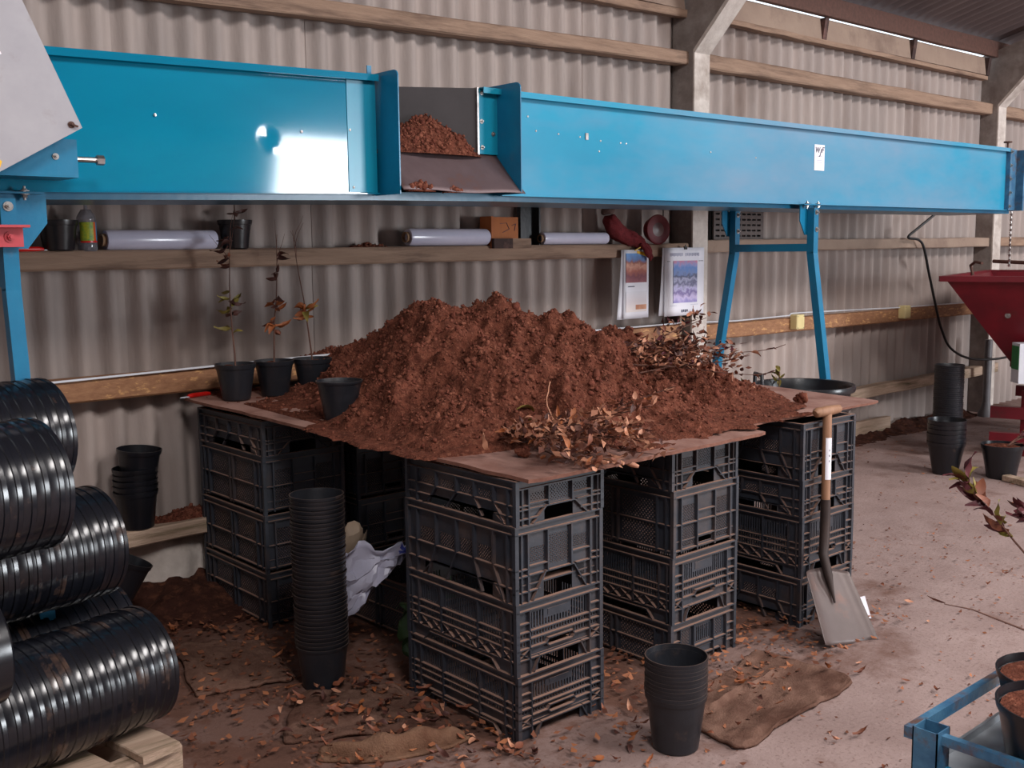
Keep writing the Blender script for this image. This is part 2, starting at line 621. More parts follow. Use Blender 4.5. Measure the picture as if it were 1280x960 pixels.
def roof_mesh():
    mb = MB()
    per = 6
    n = int(20.2 / PITCH) * per
    RID = -2.2

    def zr(y):
        return ZE + (YE - max(y, RID) if True else 0) * TAN - (max(0, RID - y)) * TAN
    ys = [YE, .75, -2.2, -9.3]
    for i in range(n + 1):
        xx = -3.2 + i * PITCH / per
        w = .022 * math.cos(2 * PI * i / per)
        for y in ys:
            mb.v.append((xx, y, ZE + (YE - max(y, RID)) * TAN - max(0, RID - y) * TAN * 1.0 + w))
    for i in range(n):
        for j in range(len(ys) - 1):
            a = i * len(ys) + j
            mb.f.append((a, a + 1, a + len(ys) + 1, a + len(ys)))
    return mb.mesh('ceiling', M['roof'], 60)


struct(link('ceiling', roof_mesh()))

# rough limewashed concrete footing showing below the base rail
mb = MB()


def footfn(u, v):
    x, z = 1.2 + 1.2 * u, -.01 + .30 * v
    n = float(fbm(np.array([x]), np.array([z]), [(6, .035), (13, .02), (30, .006)], 401)[0])
    return (x, 4.665 - .035 * math.sin(u * 17) ** 2 * (1 - v) + n, z)


mb.grid(footfn, 60, 18)
struct(mb.build('trim_60', M['whitewash'], None, 70))

# horizontal rails, one timber per bay (their ends sit on the concrete posts)
T = M['timber']
trims = []


def rail(p, q, w, h, m=T, seed=0, n=18, rough=.006):
    o = plank('trim_%d' % (len(trims) + 1), m, p, q, w, h, n=n, seed=seed, rough=rough)
    struct(o)
    trims.append(o)
    return o


YR = 4.655
# left bay (x<5.7), then right bay
rail((-2.5, YR, 2.64), (5.78, YR - .01, 2.838), .10, .085, seed=1)
rail((5.80, YR, 2.835), (10.2, YR, 2.845), .10, .10, seed=2)
rail((10.3, YR, 2.845), (15.8, YR, 2.85), .10, .10, seed=3)
rail((-2.5, YR - .01, 2.98), (5.66, YR - .01, 3.115), .07, .05, seed=4)
rail((5.80, YR - .01, 3.125), (9.95, YR - .01, 3.115), .07, .035, seed=5)
rail((-2.5, 4.64, 1.562), (5.62, 4.64, 1.586), .14, .085, seed=6, rough=.003)     # the rail used as a shelf
rail((5.80, 4.64, 1.610), (10.15, 4.64, 1.618), .12, .085, m=M['eaves'], seed=7)
rail((10.3, 4.64, 1.62), (15.8, 4.64, 1.62), .12, .085, seed=8)
rail((-2.5, 4.66, 1.00), (5.62, 4.66, 1.035), .09, .105, m=M['osb'], seed=9, rough=.002)
rail((5.80, 4.66, 1.015), (10.15, 4.66, 1.00), .09, .105, m=M['osb'], seed=10, rough=.002)
rail((-2.5, 4.62, .33), (2.30, 4.62, .345), .14, .072, m=M['palewood'], seed=11)
rail((2.32, 4.64, .345), (5.62, 4.64, .36), .10, .072, seed=12)
rail((5.80, 4.64, .375), (10.4, 4.64, .405), .10, .09, m=M['palewood'], seed=13)
rail((5.9, 4.66, .07), (8.45, 4.66, .07), .05, .14, m=M['palewood'], seed=14)


# eaves boards between the top rail and the roof, each a separate board leaning outward
for k, (x0, x1) in enumerate(((-2.5, -.4), (-.38, 1.6), (1.62, 3.6), (3.62, 5.62), (5.82, 7.22), (7.28, 8.55), (8.61, 9.92), (10.24, 12.0), (12.02, 13.9), (13.92, 15.8))):
    mb = MB()
    zb = 3.14
    mb.hexa([(x0, 4.615, zb), (x1, 4.615, zb), (x1, 4.635, zb), (x0, 4.635, zb), (x0, 4.635, zb + .158), (x1, 4.635, zb + .158), (x1, 4.655, zb + .158), (x0, 4.655, zb + .158)])
    o = mb.build('trim_%d' % (len(trims) + 1), M['eaves'])
    struct(o)
    trims.append(o)
    if 3 < k < 7:
        bk = MB()
        bk.prism([(x1 + .005, 4.59, zb + .155), (x1 + .005, 4.70, zb + .155), (x1 + .005, 4.68, zb - .02), (x1 + .005, 4.61, zb - .0)], (.05, 0, 0))
        bk.build('bracket', M['darkwood'], o)
# eaves purlin just under the roof sheets
rail((-2.5, 4.60, 3.374), (15.8, 4.60, 3.374), .05, .14, m=M['rust'], seed=21, n=30)
rail((-2.5, 3.1, 3.80), (15.8, 3.1, 3.80), .06, .09, m=M['concrete_post'], seed=22, n=30)

# concrete portal posts with a haunch swinging up under the roof
for k, xc in enumerate((5.635, 10.06)):
    root = struct(link('column', None, None, (xc, 0, 0)), 'pale concrete portal post with a haunch, behind the blue conveyor' if k == 0 else 'far concrete portal post beside the red hopper')
    w = .158
    yf = 4.545
    mb = MB()
    mb.box(0, w, yf + .012, 4.73, 0, 2.88)
    mb.hexa([(0, yf + .012, 2.88), (w, yf + .012, 2.88), (w, 4.73, 2.88), (0, 4.73, 2.88), (0, 3.97, 3.50), (w, 3.97, 3.50), (w, 4.73, 3.33), (0, 4.73, 3.33)])
    mb.hexa([(0, 3.97, 3.50), (w, 3.97, 3.50), (w, 4.73, 3.33), (0, 4.73, 3.33), (0, -2.2, 5.10), (w, -2.2, 5.10), (w, -2.2, 5.25), (0, -2.2, 5.25)])
    mb.build('post', M['concrete_post'], root)
    fb = MB()
    fb.hexa([(0, yf, 0), (w, yf, 0), (w, yf + .012, 0), (0, yf + .012, 0), (0, yf, 2.86), (w, yf, 2.86), (w, yf + .012, 2.88), (0, yf + .012, 2.88)])
    fb.hexa([(0, yf, 2.86), (w, yf, 2.86), (w, yf + .012, 2.88), (0, yf + .012, 2.88), (0, 3.95, 3.48), (w, 3.95, 3.48), (w, 3.97, 3.50), (0, 3.97, 3.50)])
    fb.build('limewashed_face', M['whitewash'], root)  # front facing, paler than the rest of the post



def origin(o):
    v = Vector((0, 0, 0))
    while o is not None:
        v += o.location
        o = o.parent
    return v


def wb(mb, name, m, parent, smooth=None):
    """build a part from world coordinates under an unrotated parent"""
    return mb.xf(Matrix.Translation(-origin(parent))).build(name, m, parent, smooth)


def bolt(mb, p, d, r=.011, h=.014):
    p, d = Vector(p), Vector(d).normalized()
    mb.tube([p, p + d * .003], r * 1.7, 12)
    mb.tube([p, p + d * h], r, 6)
    mb.tube([p + d * h, p + d * (h + .008)], r * .5, 8)


# ------------------------------------------------------------------ the blue conveyor
cv = thing('conveyor', 'long raised sky-blue trough conveyor running along the corrugated wall above the compost bench', 'conveyor', (2.8, 3.86, 0))
YF = 3.60
YB = 4.12


def side(x0, x1, zb0, zb1, zt0, zt1, name, y=YF, s=1, m='blue'):
    """one folded side sheet: web, outward top lip turned down, thin bottom lip"""
    mb = MB()
    prof = [(0, 0), (-.024, 0), (-.024, .004), (-.003, .004), (-.003, 'T-.004'), (-.030, 'T-.004'), (-.030, 'T-.026'), (-.033, 'T-.026'), (-.033, 'T'), (0, 'T')]
    n = 10
    vs, fs = [], []
    for i in range(n + 1):
        t = i / n
        x = x0 + (x1 - x0) * t
        zb, zt = zb0 + (zb1 - zb0) * t, zt0 + (zt1 - zt0) * t
        for (dy, z) in prof:
            if isinstance(z, str):
                z = zt + (float(z[1:]) if len(z) > 1 else 0)
            else:
                z = zb + z
            vs.append((x, y + s * dy, z))
    k = len(prof)
    for i in range(n):
        for j in range(k):
            fs.append((i * k + j, i * k + (j + 1) % k, (i + 1) * k + (j + 1) % k, (i + 1) * k + j))
    fs.append(tuple(range(k))[::-1])
    fs.append(tuple(range(n * k, n * k + k)))
    mb.add(vs, fs)
    return wb(mb, name, M[m], cv)


sl = side(.05, 2.47, 1.777, 1.826, 2.222, 2.290, 'side_panel')
sr = side(3.115, 8.12, 1.835, 1.851, 2.290, 2.306, 'side_panel', m='blue_dusty')
side(.05, 8.30, 1.79, 1.850, 2.225, 2.300, 'side_panel', y=YB, s=-1)
# web of the left section: a big flat sheet with a shallow knocked-in dent
mb = MB()


def webfn(u, v):
    x = .06 + 2.274 * u
    zb_ = 1.777 + (x - .05) / 2.42 * .049 + .006
    zt_ = 2.222 + (x - .05) / 2.42 * .068 - .027
    z = zb_ + (zt_ - zb_) * v
    d = math.exp(-((x - 1.985) / .024) ** 2 - ((z - 2.025) / .024) ** 2) - .5 * math.exp(-((x - 2.005) / .018) ** 2 - ((z - 1.985) / .012) ** 2)
    return (x, YF - .0045 + .0022 * d + .0010 * math.sin(x * 5.1) * math.sin(v * 3.1), z)


mb.grid(webfn, 200, 44)
web = wb(mb, 'web_sheet', M['blue'], cv, 60)
# flush joint plate at the end of the left section
mb = MB()
mb.box(2.335, 2.468, YF - .008, YF - .003, 1.832, 2.262)
jp = wb(mb, 'joint_plate', M['blue_teal'], cv)
mb = MB()
for (x, z) in ((2.345, 2.07), (2.355, 1.85), (2.13, 2.05), (1.56, 2.07)):
    mb.lathe([(.006, 0), (.005, .003), (0, .004)], 10, (x, YF - .007, z), Matrix.Rotation(PI / 2, 3, 'X'))
wb(mb, 'rivet', M['steel'], jp, 40)
mb = MB()
for (x, z) in ((3.29, 2.19), (3.34, 2.13), (3.48, 2.125), (3.62, 2.12), (3.76, 2.11), (3.90, 2.108), (3.94, 2.107), (3.75, 2.06), (4.6, 2.1), (5.0, 2.09)):
    mb.lathe([(.005, 0), (.004, .003), (0, .004)], 8, (x, YF - .003, z), Matrix.Rotation(PI / 2, 3, 'X'))
mb.box(3.655, 3.672, YF - .009, YF - .003, 2.11, 2.14)
wb(mb, 'rivet', M['steel'], sr, 40)
# belt, belt bed and the inner floor
mb = MB()
mb.box(.05, 8.3, YF + .01, YB - .01, 1.99, 2.005)
wb(mb, 'belt', M['rubber'], cv)
mb = MB()
for (xa, xb, za, zb_) in ((.05, 2.47, 1.777, 1.826), (2.47, 3.115, 1.826, 1.835), (3.115, 8.28, 1.835, 1.851)):
    mb.hexa([(xa, YF + .03, za - .022), (xb, YF + .03, zb_ - .022), (xb, YB - .03, zb_ - .022), (xa, YB - .03, za - .022),
             (xa, YF + .03, za + .012), (xb, YF + .03, zb_ + .012), (xb, YB - .03, zb_ + .012), (xa, YB - .03, za + .012)])
wb(mb, 'under_tray', M['blue_clean'], cv)
# discharge opening: cheek plates, short front panel, plough across the belt, tipped slide


def cheek(x, y0, y1, z0, z1):
    mb = MB()
    r = .028
    pts = [(y0, z0), (y1, z0), (y1, z1 - r)] + [(y1 + r - r * math.cos(a), z1 - r + r * math.sin(a)) for a in np.linspace(.2, PI / 2, 6)] + [(y0, z1)]
    mb.prism([(x, y, z) for (y, z) in pts], (.005, 0, 0))
    return wb(mb, 'cheek_plate', M['blue_clean'], cv)


cheek(2.485, 3.66, 3.462, 1.822, 2.300)
cheek(3.110, 3.66, 3.445, 1.838, 2.308)
mb = MB()
mb.box(3.005, 3.112, YF - .003, YF + .001, 2.012, 2.287)
mb.box(3.01, 3.112, YF - .03, YF, 2.287, 2.291)
mb.box(3.01, 3.112, YF - .033, YF - .029, 2.266, 2.291)
fp = wb(mb, 'front_panel', M['blue_teal'], cv)
for (x, z) in ((3.022, 2.27), (3.02, 2.15), (3.085, 2.10), (3.022, 2.04)):
    mb = MB()
    bolt(mb, (x, YF - .003, z), (0, -1, 0), .006, .006)
    wb(mb, 'bolt', M['steel'], fp)
mb = MB()
mb.bar((2.995, 3.605, 2.145), (2.15, 4.09, 2.145), .012, .285)
pl = wb(mb, 'plough_board', M['rubber'], cv)
mb = MB()
mb.box(2.99, 3.0, 3.588, 3.612, 2.005, 2.29)
wb(mb, 'edge_strip', M['steel'], pl)
mb = MB()
mb.grid(lambda u, v: (2.49 + u * .625 + v * .018 * u, 3.62 - .175 * v - .01 * math.sin(v * PI), 2.018 - .182 * v - .012 * math.sin(v * PI) + .004 * math.sin(u * 9) * v), 16, 8)
sd = wb(mb, 'slide', M['chute'], cv, 60)
mod = sd.modifiers.new('thickness', 'SOLIDIFY')
mod.thickness = .004
mb = MB()
for xx in (2.54, 2.87):
    mb.lathe([(.009, 0), (.008, .004), (0, .006)], 10, (xx, 3.603, 2.012), Matrix.Rotation(PI / 4, 3, 'X'))
wb(mb, 'screw', M['steel'], sd, 40)
# small upright lug on the top lip
mb = MB()
mb.box(2.425, 2.445, YF - .02, YF - .015, 2.285, 2.322)
wb(mb, 'lug', M['blue_clean'], cv)
# far end: bolted flange, short end section, tensioner
mb = MB()
mb.box(8.12, 8.145, YF - .035, YF + .02, 1.852, 2.304)
mb.box(8.30, 8.325, YF - .06, YB, 1.85, 2.30)
wb(mb, 'end_flange', M['blue_worn'], cv)
mb = MB()
mb.box(8.145, 8.30, YF - .004, YF, 1.853, 2.304)
ep = wb(mb, 'end_panel', M['blue_worn'], cv)
for z in (1.88, 1.98, 2.08, 2.18, 2.28):
    mb = MB()
    bolt(mb, (8.132, YF - .035, z), (0, -1, 0), .008, .01)
    wb(mb, 'bolt', M['steel'], ep)
mb = MB()
mb.tube([(8.21, YF + .03, 2.29), (8.21, YF + .03, 2.36)], .008, 8)
mb.tube([(8.21, YF + .03, 2.355), (8.21, YF + .03, 2.365)], .03, 10)
wb(mb, 'adjuster', M['rust'], cv)
# maker's sticker
mb = MB()
mb.box(5.575, 5.68, YF - .0062, YF - .003, 2.045, 2.195)
stk = wb(mb, 'sticker', M['paper'], cv)


def text_mesh(name, txt, size, m, mtx, parent, shear=0.0, extr=.0006):
    cu = bpy.data.curves.new(name, 'FONT')
    cu.body = txt
    cu.size = size
    cu.align_x = 'CENTER'
    cu.align_y = 'CENTER'
    cu.extrude = extr
    cu.offset = size * .022
    cu.shear = shear
    tmp = bpy.data.objects.new(name + '_curve', cu)
    COL.objects.link(tmp)
    bpy.context.view_layer.update()
    me = bpy.data.meshes.new_from_object(tmp.evaluated_get(bpy.context.evaluated_depsgraph_get()))
    bpy.data.objects.remove(tmp)
    me.transform(mtx)
    me.materials.clear()
    me.materials.append(m)
    o = link(name, me, parent)
    o.location = -origin(parent)
    return o


RX = Matrix.Rotation(PI / 2, 4, 'X')
text_mesh('lettering', 'W', .046, M['ink'], Matrix.Translation((5.606, YF - .0068, 2.162)) @ RX, stk, .1)
text_mesh('lettering', 'J', .050, M['ink'], Matrix.Translation((5.634, YF - .0068, 2.152)) @ RX, stk, .35)
text_mesh('lettering', 'F', .046, M['ink'], Matrix.Translation((5.656, YF - .0068, 2.164)) @ RX, stk, .35)
mb = MB()
for z in (2.128, 2.104, 2.092):
    mb.box(5.600, 5.655, YF - .0066, YF - .0062, z - .002, z + .002)
wb(mb, 'print_line', M['paleink'], stk)


# trestles under the trough
def trestle(xc, zt, foot_n, foot_f, zb, hang=0.0):
    """two bolted hangers and a pair of splayed legs joined by a crossbar; part of the conveyor"""
    tr = link('trestle', None, cv, (xc - cv.location.x, 0, 0))
    for (y, s, foot) in ((3.575, -1, foot_n), (4.135, 1, foot_f)):
        pts = [(-.085, zt), (.085, zt), (.085, zt - .095), (.03, zt - .175), (-.03, zt - .175), (-.085, zt - .095)]
        mb = MB()
        mb.prism([(xc + hang + px * (1 + hang * 5), y, z) for (px, z) in pts], (0, .006, 0))
        mb.box(xc + hang - .085, xc + hang + .085, y - .03, y + .03, zt - .004, zt + .002)
        wb(mb, 'hanger_plate', M['blue_clean'], tr)
        w = .046
        mb = MB()
        yl = y + s * .026 if s < 0 else y - .026
        kx = 0
        a, b, c_ = Vector((xc + kx, yl, zt - .02)), Vector((xc + kx, yl, zb)), Vector((xc + kx, foot[0], foot[1]))
        d2 = (c_ - b)
        mb.bar(a, b, w, w, (0, 1, 0))
        mb.bar(b - d2.normalized() * .004, c_, w, w, (0, 1, 0))
        lg = wb(mb, 'leg', M['blue_clean'], tr)
        fy = yl - w / 2 if s < 0 else y - .026 - w / 2
        for (dx, z) in ((.0, zt - .045), (.004, zt - .145)):
            mb = MB()
            bolt(mb, (xc + dx, fy, z), (0, -1, 0), .009, .01)
            wb(mb, 'bolt', M['steel'], tr)
        for dx in (-.055, .06):
            mb = MB()
            bolt(mb, (xc + dx, y - .02, zt + .004), (0, 0, 1), .009, .008)
            bolt(mb, (xc + dx, y - .02, zt - .004), (0, 0, -1), .009, .012)
            mb.box(xc + dx - .004, xc + dx + .004, y - .024, y - .016, zt - .005, zt + .005)
            wb(mb, 'bolt', M['steel'], tr)
    mb = MB()
    mb.box(xc - .022, xc + .022, 3.56, 4.11, zb + .01, zb + .055)
    wb(mb, 'crossbar', M['blue_clean'], tr)
    return tr


trestle(5.504, 1.842, (3.32, 0.0), (4.38, 0.0), 1.56, -.012)
tl = trestle(1.045, 1.795, (3.38, 0.0), (4.38, 0.0), 1.49, .032)
mb = MB()          # pinkish red clip bolted across the near leg
mb.box(.985, 1.075, 3.495, 3.515, 1.625, 1.690)
mb.box(.985, 1.085, 3.455, 3.515, 1.684, 1.692)
bolt(mb, (1.035, 3.495, 1.655), (0, -1, 0), .01, .012)
wb(mb, 'red_clip', M['redsteel'], tl)
# drive-end: grey guard cover and the blue tensioner box with its bolt
gd = MB()
P = [(1.223, 1.983), (1.032, 2.43), (.55, 2.17), (.74, 1.705)]
gd.prism([(x, 3.35, z) for x, z in P][::-1], (0, .006, 0))
g2 = MB()
for i in range(4):
    (xa, za), (xb, zb) = P[i], P[(i + 1) % 4]
    ca, cb = Vector((.887, 0, 2.07)), None
    q = [Vector((x, 0, z)) for x, z in P]
    cen = sum(q, Vector()) / 4
    ia, ib = q[i].lerp(cen, .012), q[(i + 1) % 4].lerp(cen, .012)
    g2.prism([(q[i].x, 3.356, q[i].z), (q[(i + 1) % 4].x, 3.356, q[(i + 1) % 4].z), (ib.x, 3.356, ib.z), (ia.x, 3.356, ia.z)], (0, .235, 0))
gd.v, gd.f = gd.v, gd.f
gd.add(g2.v, g2.f)
guard = wb(gd, 'drive_guard', M['grey_guard'], cv)
mb = MB()
bolt(mb, (1.190, 3.35, 1.990), (0, -1, 0), .006, .006)
mb.bar((1.185, 3.345, 1.992), (1.207, 3.338, 1.984), .006, .006)
wb(mb, 'latch', M['rust'], guard)
mb = MB()
mb.prism([(.985, 3.349, 2.215), (1.004, 3.349, 2.178), (.950, 3.349, 2.150), (.931, 3.349, 2.187)], (0, -.001, 0))
wb(mb, 'sticker', M['paper'], guard)
mb = MB()
mb.prism([(.999, 3.3475, 2.1885), (1.000, 3.3475, 2.185), (.960, 3.3475, 2.165), (.959, 3.3475, 2.168)], (0, -.0006, 0))
wb(mb, 'red_print', M['redplastic'], guard)
mb = MB()
mb.prism([(.955, 3.349, 1.892), (.985, 3.349, 1.872), (.978, 3.349, 1.853), (.94, 3.349, 1.83)], (0, -.001, 0))
wb(mb, 'warning_sticker', M['yellow'], guard)
mb = MB()
mb.box(.80, 1.232, 3.43, 3.598, 1.838, 1.955)
tb = wb(mb, 'tensioner_box', M['blue_clean'], cv)
mb = MB()
bolt(mb, (1.165, 3.43, 1.90), (0, -1, 0), .006, .006)
mb.tube([(1.23, 3.47, 1.898), (1.315, 3.47, 1.898)], .009, 10)
mb.tube([(1.305, 3.47, 1.898), (1.328, 3.47, 1.898)], .016, 6)
wb(mb, 'tensioner_bolt', M['steel'], tb)

# ------------------------------------------------------------------ crates
CW, CL = .40, .60


def faceF(kind, W, L):
    if kind == 0:
        o, u, n = Vector((-W / 2, -L / 2, 0)), Vector((1, 0, 0)), Vector((0, -1, 0))
    elif kind == 1:
        o, u, n = Vector((W / 2, L / 2, 0)), Vector((-1, 0, 0)), Vector((0, 1, 0))
    elif kind == 2:
        o, u, n = Vector((-W / 2, L / 2, 0)), Vector((0, -1, 0)), Vector((-1, 0, 0))
    else:
        o, u, n = Vector((W / 2, -L / 2, 0)), Vector((0, 1, 0)), Vector((1, 0, 0))
    return lambda a, v, d: o + u * a + Vector((0, 0, v)) + n * d


def fbox(mb, F, u0, u1, v0, v1, d0, d1):
    mb.hexa([F(u0, v0, d1), F(u1, v0, d1), F(u1, v0, d0), F(u0, v0, d0), F(u0, v1, d1), F(u1, v1, d1), F(u1, v1, d0), F(u0, v1, d0)])


def fbar(mb, F, a, b, w, d0, d1):
    a, b = Vector(a), Vector(b)
    t = (b - a).normalized()
    n = Vector((-t.y, t.x)) * w / 2
    q = [a - n, b - n, b + n, a + n]
    mb.hexa([F(p.x, p.y, d1) for p in q] + [F(p.x, p.y, d0) for p in q])


def fpoly(mb, F, pts, d0, d1):
    n = len(pts)
    mb.add([F(p[0], p[1], d1) for p in pts] + [F(p[0], p[1], d0) for p in pts],
           [tuple(range(n)), tuple(range(n, 2 * n))[::-1]] + [(i, n + i, n + (i + 1) % n, (i + 1) % n) for i in range(n)])


def panel(mb, F, u0, u1, v0, v1, holes, d0, d1):
    us = sorted({u0, u1, *[h[0] for h in holes], *[h[1] for h in holes]})
    vs = sorted({v0, v1, *[h[2] for h in holes], *[h[3] for h in holes]})
    us = [u for u in us if u0 <= u <= u1]
    vs = [v for v in vs if v0 <= v <= v1]
    prev = None
    bands = []
    for j in range(len(vs) - 1):
        vm = (vs[j] + vs[j + 1]) / 2
        runs, st = [], None
        hv = [h for h in holes if h[2] < vm < h[3]]
        for i in range(len(us) - 1):
            um = (us[i] + us[i + 1]) / 2
            hole = any(h[0] < um < h[1] for h in hv)
            if not hole and st is None:
                st = us[i]
            if hole and st is not None:
                runs.append((st, us[i]))
                st = None
        if st is not None:
            runs.append((st, us[-1]))
        if bands and bands[-1][2] == runs:
            bands[-1][1] = vs[j + 1]
        else:
            bands.append([vs[j], vs[j + 1], runs])
    for (a, b, runs) in bands:
        for (s, e) in runs:
            fbox(mb, F, s, e, a, b, d0, d1)


def lattice(mb, F, u0, u1, v0, v1, d0, d1, pitch=.0125, w=.0042):
    """diagonal mesh of bars filling a rectangle"""
    for sgn in (1, -1):
        span = (u1 - u0) + (v1 - v0)
        k = int(span / pitch)
        for i in range(1, k + 1):
            c = i * pitch
            if sgn > 0:      # u - u0 + v - v0 = c
                a = (u0 + min(c, u1 - u0), v0 + max(0, c - (u1 - u0)))
                b = (u0 + max(0, c - (v1 - v0)), v0 + min(c, v1 - v0))
            else:
                a = (u1 - min(c, u1 - u0), v0 + max(0, c - (u1 - u0)))
                b = (u1 - max(0, c - (v1 - v0)), v0 + min(c, v1 - v0))
            if abs(a[0] - b[0]) > .004:
                fbar(mb, F, a, b, w, d0, d1)


def slots(u0, u1, v0, v1, pitch=.0125, w=.0062):
    n = max(1, int((u1 - u0) / pitch))
    p = (u1 - u0) / n
    return [(u0 + p * i + (p - w) / 2, u0 + p * i + (p + w) / 2, v0, v1) for i in range(n)]


PD0, PD1 = -.0165, -.0135      # web of the wall
RD = -.001                     # ribs stand out to here
RW = .0042


def hr(mb, F, u0, u1, v):
    fbox(mb, F, u0, u1, v - RW / 2, v + RW / 2, PD1, RD)


def vr(mb, F, u, v0, v1, w=.005):
    fbox(mb, F, u - w / 2, u + w / 2, v0, v1, PD1, RD)


def arch(mp, mr, F, ua, ub, ta, tb, va):
    """cut-away foot: sloping cheeks either side of the opening"""
    fpoly(mp, F, [(ua, 0), (ta, va), (ua, va)], PD0, PD1)
    fpoly(mp, F, [(ub, 0), (ub, va), (tb, va)], PD0, PD1)
    fbar(mr, F, (ua, 0), (ta, va), RW, PD0, RD)
    fbar(mr, F, (ub, 0), (tb, va), RW, PD0, RD)
    hr(mr, F, ta, tb, va)


def end_slotted(F, W, H, mp, mr, ms_):
    k = H / .242
    r = [.05 * k, .086 * k, .116 * k, .142 * k, H - .028]
    c0, c1 = .062, W - .062
    holes = [(.105, W - .105, 0, .05 * k)]
    holes += slots(c0 + .008, c1 - .008, r[2] + .004, r[3] - .005)
    holes += slots(c0 + .008, .135, r[1] + .004, r[2] - .005) + slots(W - .135, c1 - .008, r[1] + .004, r[2] - .005)
    holes += slots(c0 + .008, .135, r[3] + .004, H - .042) + slots(W - .145, c1 - .008, r[3] + .004, H - .038)
    holes += slots(.135, W - .145, r[3] + .004, r[3] + .026)
    holes += [(.15, W - .15, .076 * k, .098 * k)]
    for (a, b) in ((0.008, c0 - .008), (c1 + .008, W - .008)):
        for j in (1, 2):
            holes += slots(a + .003, b - .003, r[j] + .006, r[j + 1] - .008)
    panel(mp, F, .004, W - .004, 0, H - .006, holes, PD0, PD1)
    arch(mp, mr, F, .078, W - .078, .105, W - .105, .05 * k)
    for j, v in enumerate(r):
        if j == 1:
            for (a, b) in ((0, .135), (W - .135, W)):
                hr(mr, F, a, b, v)
            continue
        hr(mr, F, 0 if j != 4 else 0, W, v) if j != 0 else (hr(mr, F, 0, .1, v), hr(mr, F, W - .1, W, v))
    # framed hand slot
    for v in (.074 * k, .1 * k):
        hr(mr, F, .142, W - .142, v)
    fbar(mr, F, (.135, .086 * k), (.145, .1 * k), RW, PD1, RD)
    fbar(mr, F, (W - .135, .086 * k), (W - .145, .1 * k), RW, PD1, RD)
    fbar(mr, F, (.135, .086 * k), (.145, .073 * k), RW, PD1, RD)
    fbar(mr, F, (W - .135, .086 * k), (W - .145, .073 * k), RW, PD1, RD)
    for u in (c0, c1):
        vr(mr, F, u, 0, H - .028)
    hr(mr, F, 0, c0, .172 * k)
    hr(mr, F, c1, W, .172 * k)
    for (a, b) in ((.004, c0), (c1, W - .004)):
        fbar(mr, F, (a, r[0]), (b, r[1]), .003, PD1, RD)
        fbar(mr, F, (a, r[1]), (b, r[0]), .003, PD1, RD)
    fbox(ms_, F, .15, W - .16, r[3] + .034, H - .045, PD1, PD1 + .0015)


def long_slotted(F, L, H, mp, mr, truss=True):
    k = H / .242
    r = [.045 * k, .085 * k, .112 * k, .136 * k, H - .028]
    ve = [.07, .20, .40, .53]
    holes = [(.13, L - .13, 0, .032 * k)]
    for a, b in zip(ve[:-1], ve[1:]):
        holes += slots(a + .012, b - .012, r[3] + .006, H - .045)
        holes += slots(a + .012, b - .012, r[2] + .004, r[3] - .005)
        holes += slots(a + .012, b - .012, r[1] + .004, r[2] - .005)
    panel(mp, F, .004, L - .004, 0, H - .006, holes, PD0, PD1)
    fpoly(mp, F, [(.10, 0), (.13, .032 * k), (.10, .032 * k)], PD0, PD1)
    arch(mp, mr, F, .10, L - .10, .13, L - .13, .032 * k)
    for v in r:
        hr(mr, F, 0, L, v)
    for u in ve:
        vr(mr, F, u, r[0] if truss else 0, H - .028, .006)
    if truss:
        n = 9
        for i in range(n):
            a, b = .02 + (L - .04) * i / n, .02 + (L - .04) * (i + 1) / n
            fbar(mr, F, (a, r[0]), (b, r[1]), .003, PD1, RD)
            fbar(mr, F, (a, r[1]), (b, r[0]), .003, PD1, RD)
    for u in (.03, L - .03):
        vr(mr, F, u, 0, H - .028, .004)


def end_mesh(F, W, H, mp, mr, ms_):
    k = H / .257
    va = .088 * k
    c0, c1 = .058, W - .058
    cols = [(c0 + .006, .142), (.150, W - .150), (W - .142, c1 - .006)]
    lat = [(cols[0][0], cols[0][1], .125 * k, .175 * k), (cols[1][0], cols[1][1], .105 * k, .205 * k), (cols[2][0], cols[2][1], .14 * k, .182 * k)]
    holes = [(.135, W - .135, 0, va)] + lat
    panel(mp, F, .004, W - .004, 0, H - .006, holes, PD0, PD1)
    for q in lat:
        lattice(mp, F, *q, PD0, PD1)
    arch(mp, mr, F, .078, W - .078, .135, W - .135, va)
    for (a, b) in ((0, .11), (W - .11, W)):
        hr(mr, F, a, b, .035 * k)
    hr(mr, F, 0, .125, va)
    hr(mr, F, W - .125, W, va)
    hr(mr, F, 0, c0, .11 * k)
    hr(mr, F, c1, W, .11 * k)
    hr(mr, F, c0, cols[0][1], .118 * k)
    hr(mr, F, cols[2][0], c1, .132 * k)
    hr(mr, F, 0, W, H - .028)
    for u in (c0, .146, W - .146, c1):
        vr(mr, F, u, va if u in (.146, W - .146) else 0, H - .028, .006)
    for u in (.028, W - .028):
        vr(mr, F, u, 0, H - .028, .003)


def long_mesh(F, L, H, mp, mr):
    k = H / .257
    ve = [.065, .175, .29, .385, .485]
    holes = [(.13, L - .13, 0, .05 * k)]
    lat = [(a + .012, b - .012, .118 * k, .165 * k) for a, b in zip(ve[:-1], ve[1:])]
    panel(mp, F, .004, L - .004, 0, H - .006, holes + lat, PD0, PD1)
    for q in lat:
        lattice(mp, F, *q, PD0, PD1)
    arch(mp, mr, F, .10, L - .06, .15, L - .11, .05 * k)
    for v in (.05 * k, .112 * k, H - .028):
        hr(mr, F, 0, L, v)
    for u in ve + [.555]:
        vr(mr, F, u, .112 * k if u not in (.065, .555) else 0, H - .028, .008)
    for (a, b) in ((.175, .13), (.29, .235), (.385, .425), (.485, .535)):
        fbar(mr, F, (a, .112 * k), (b, .006), .006, PD1, RD)


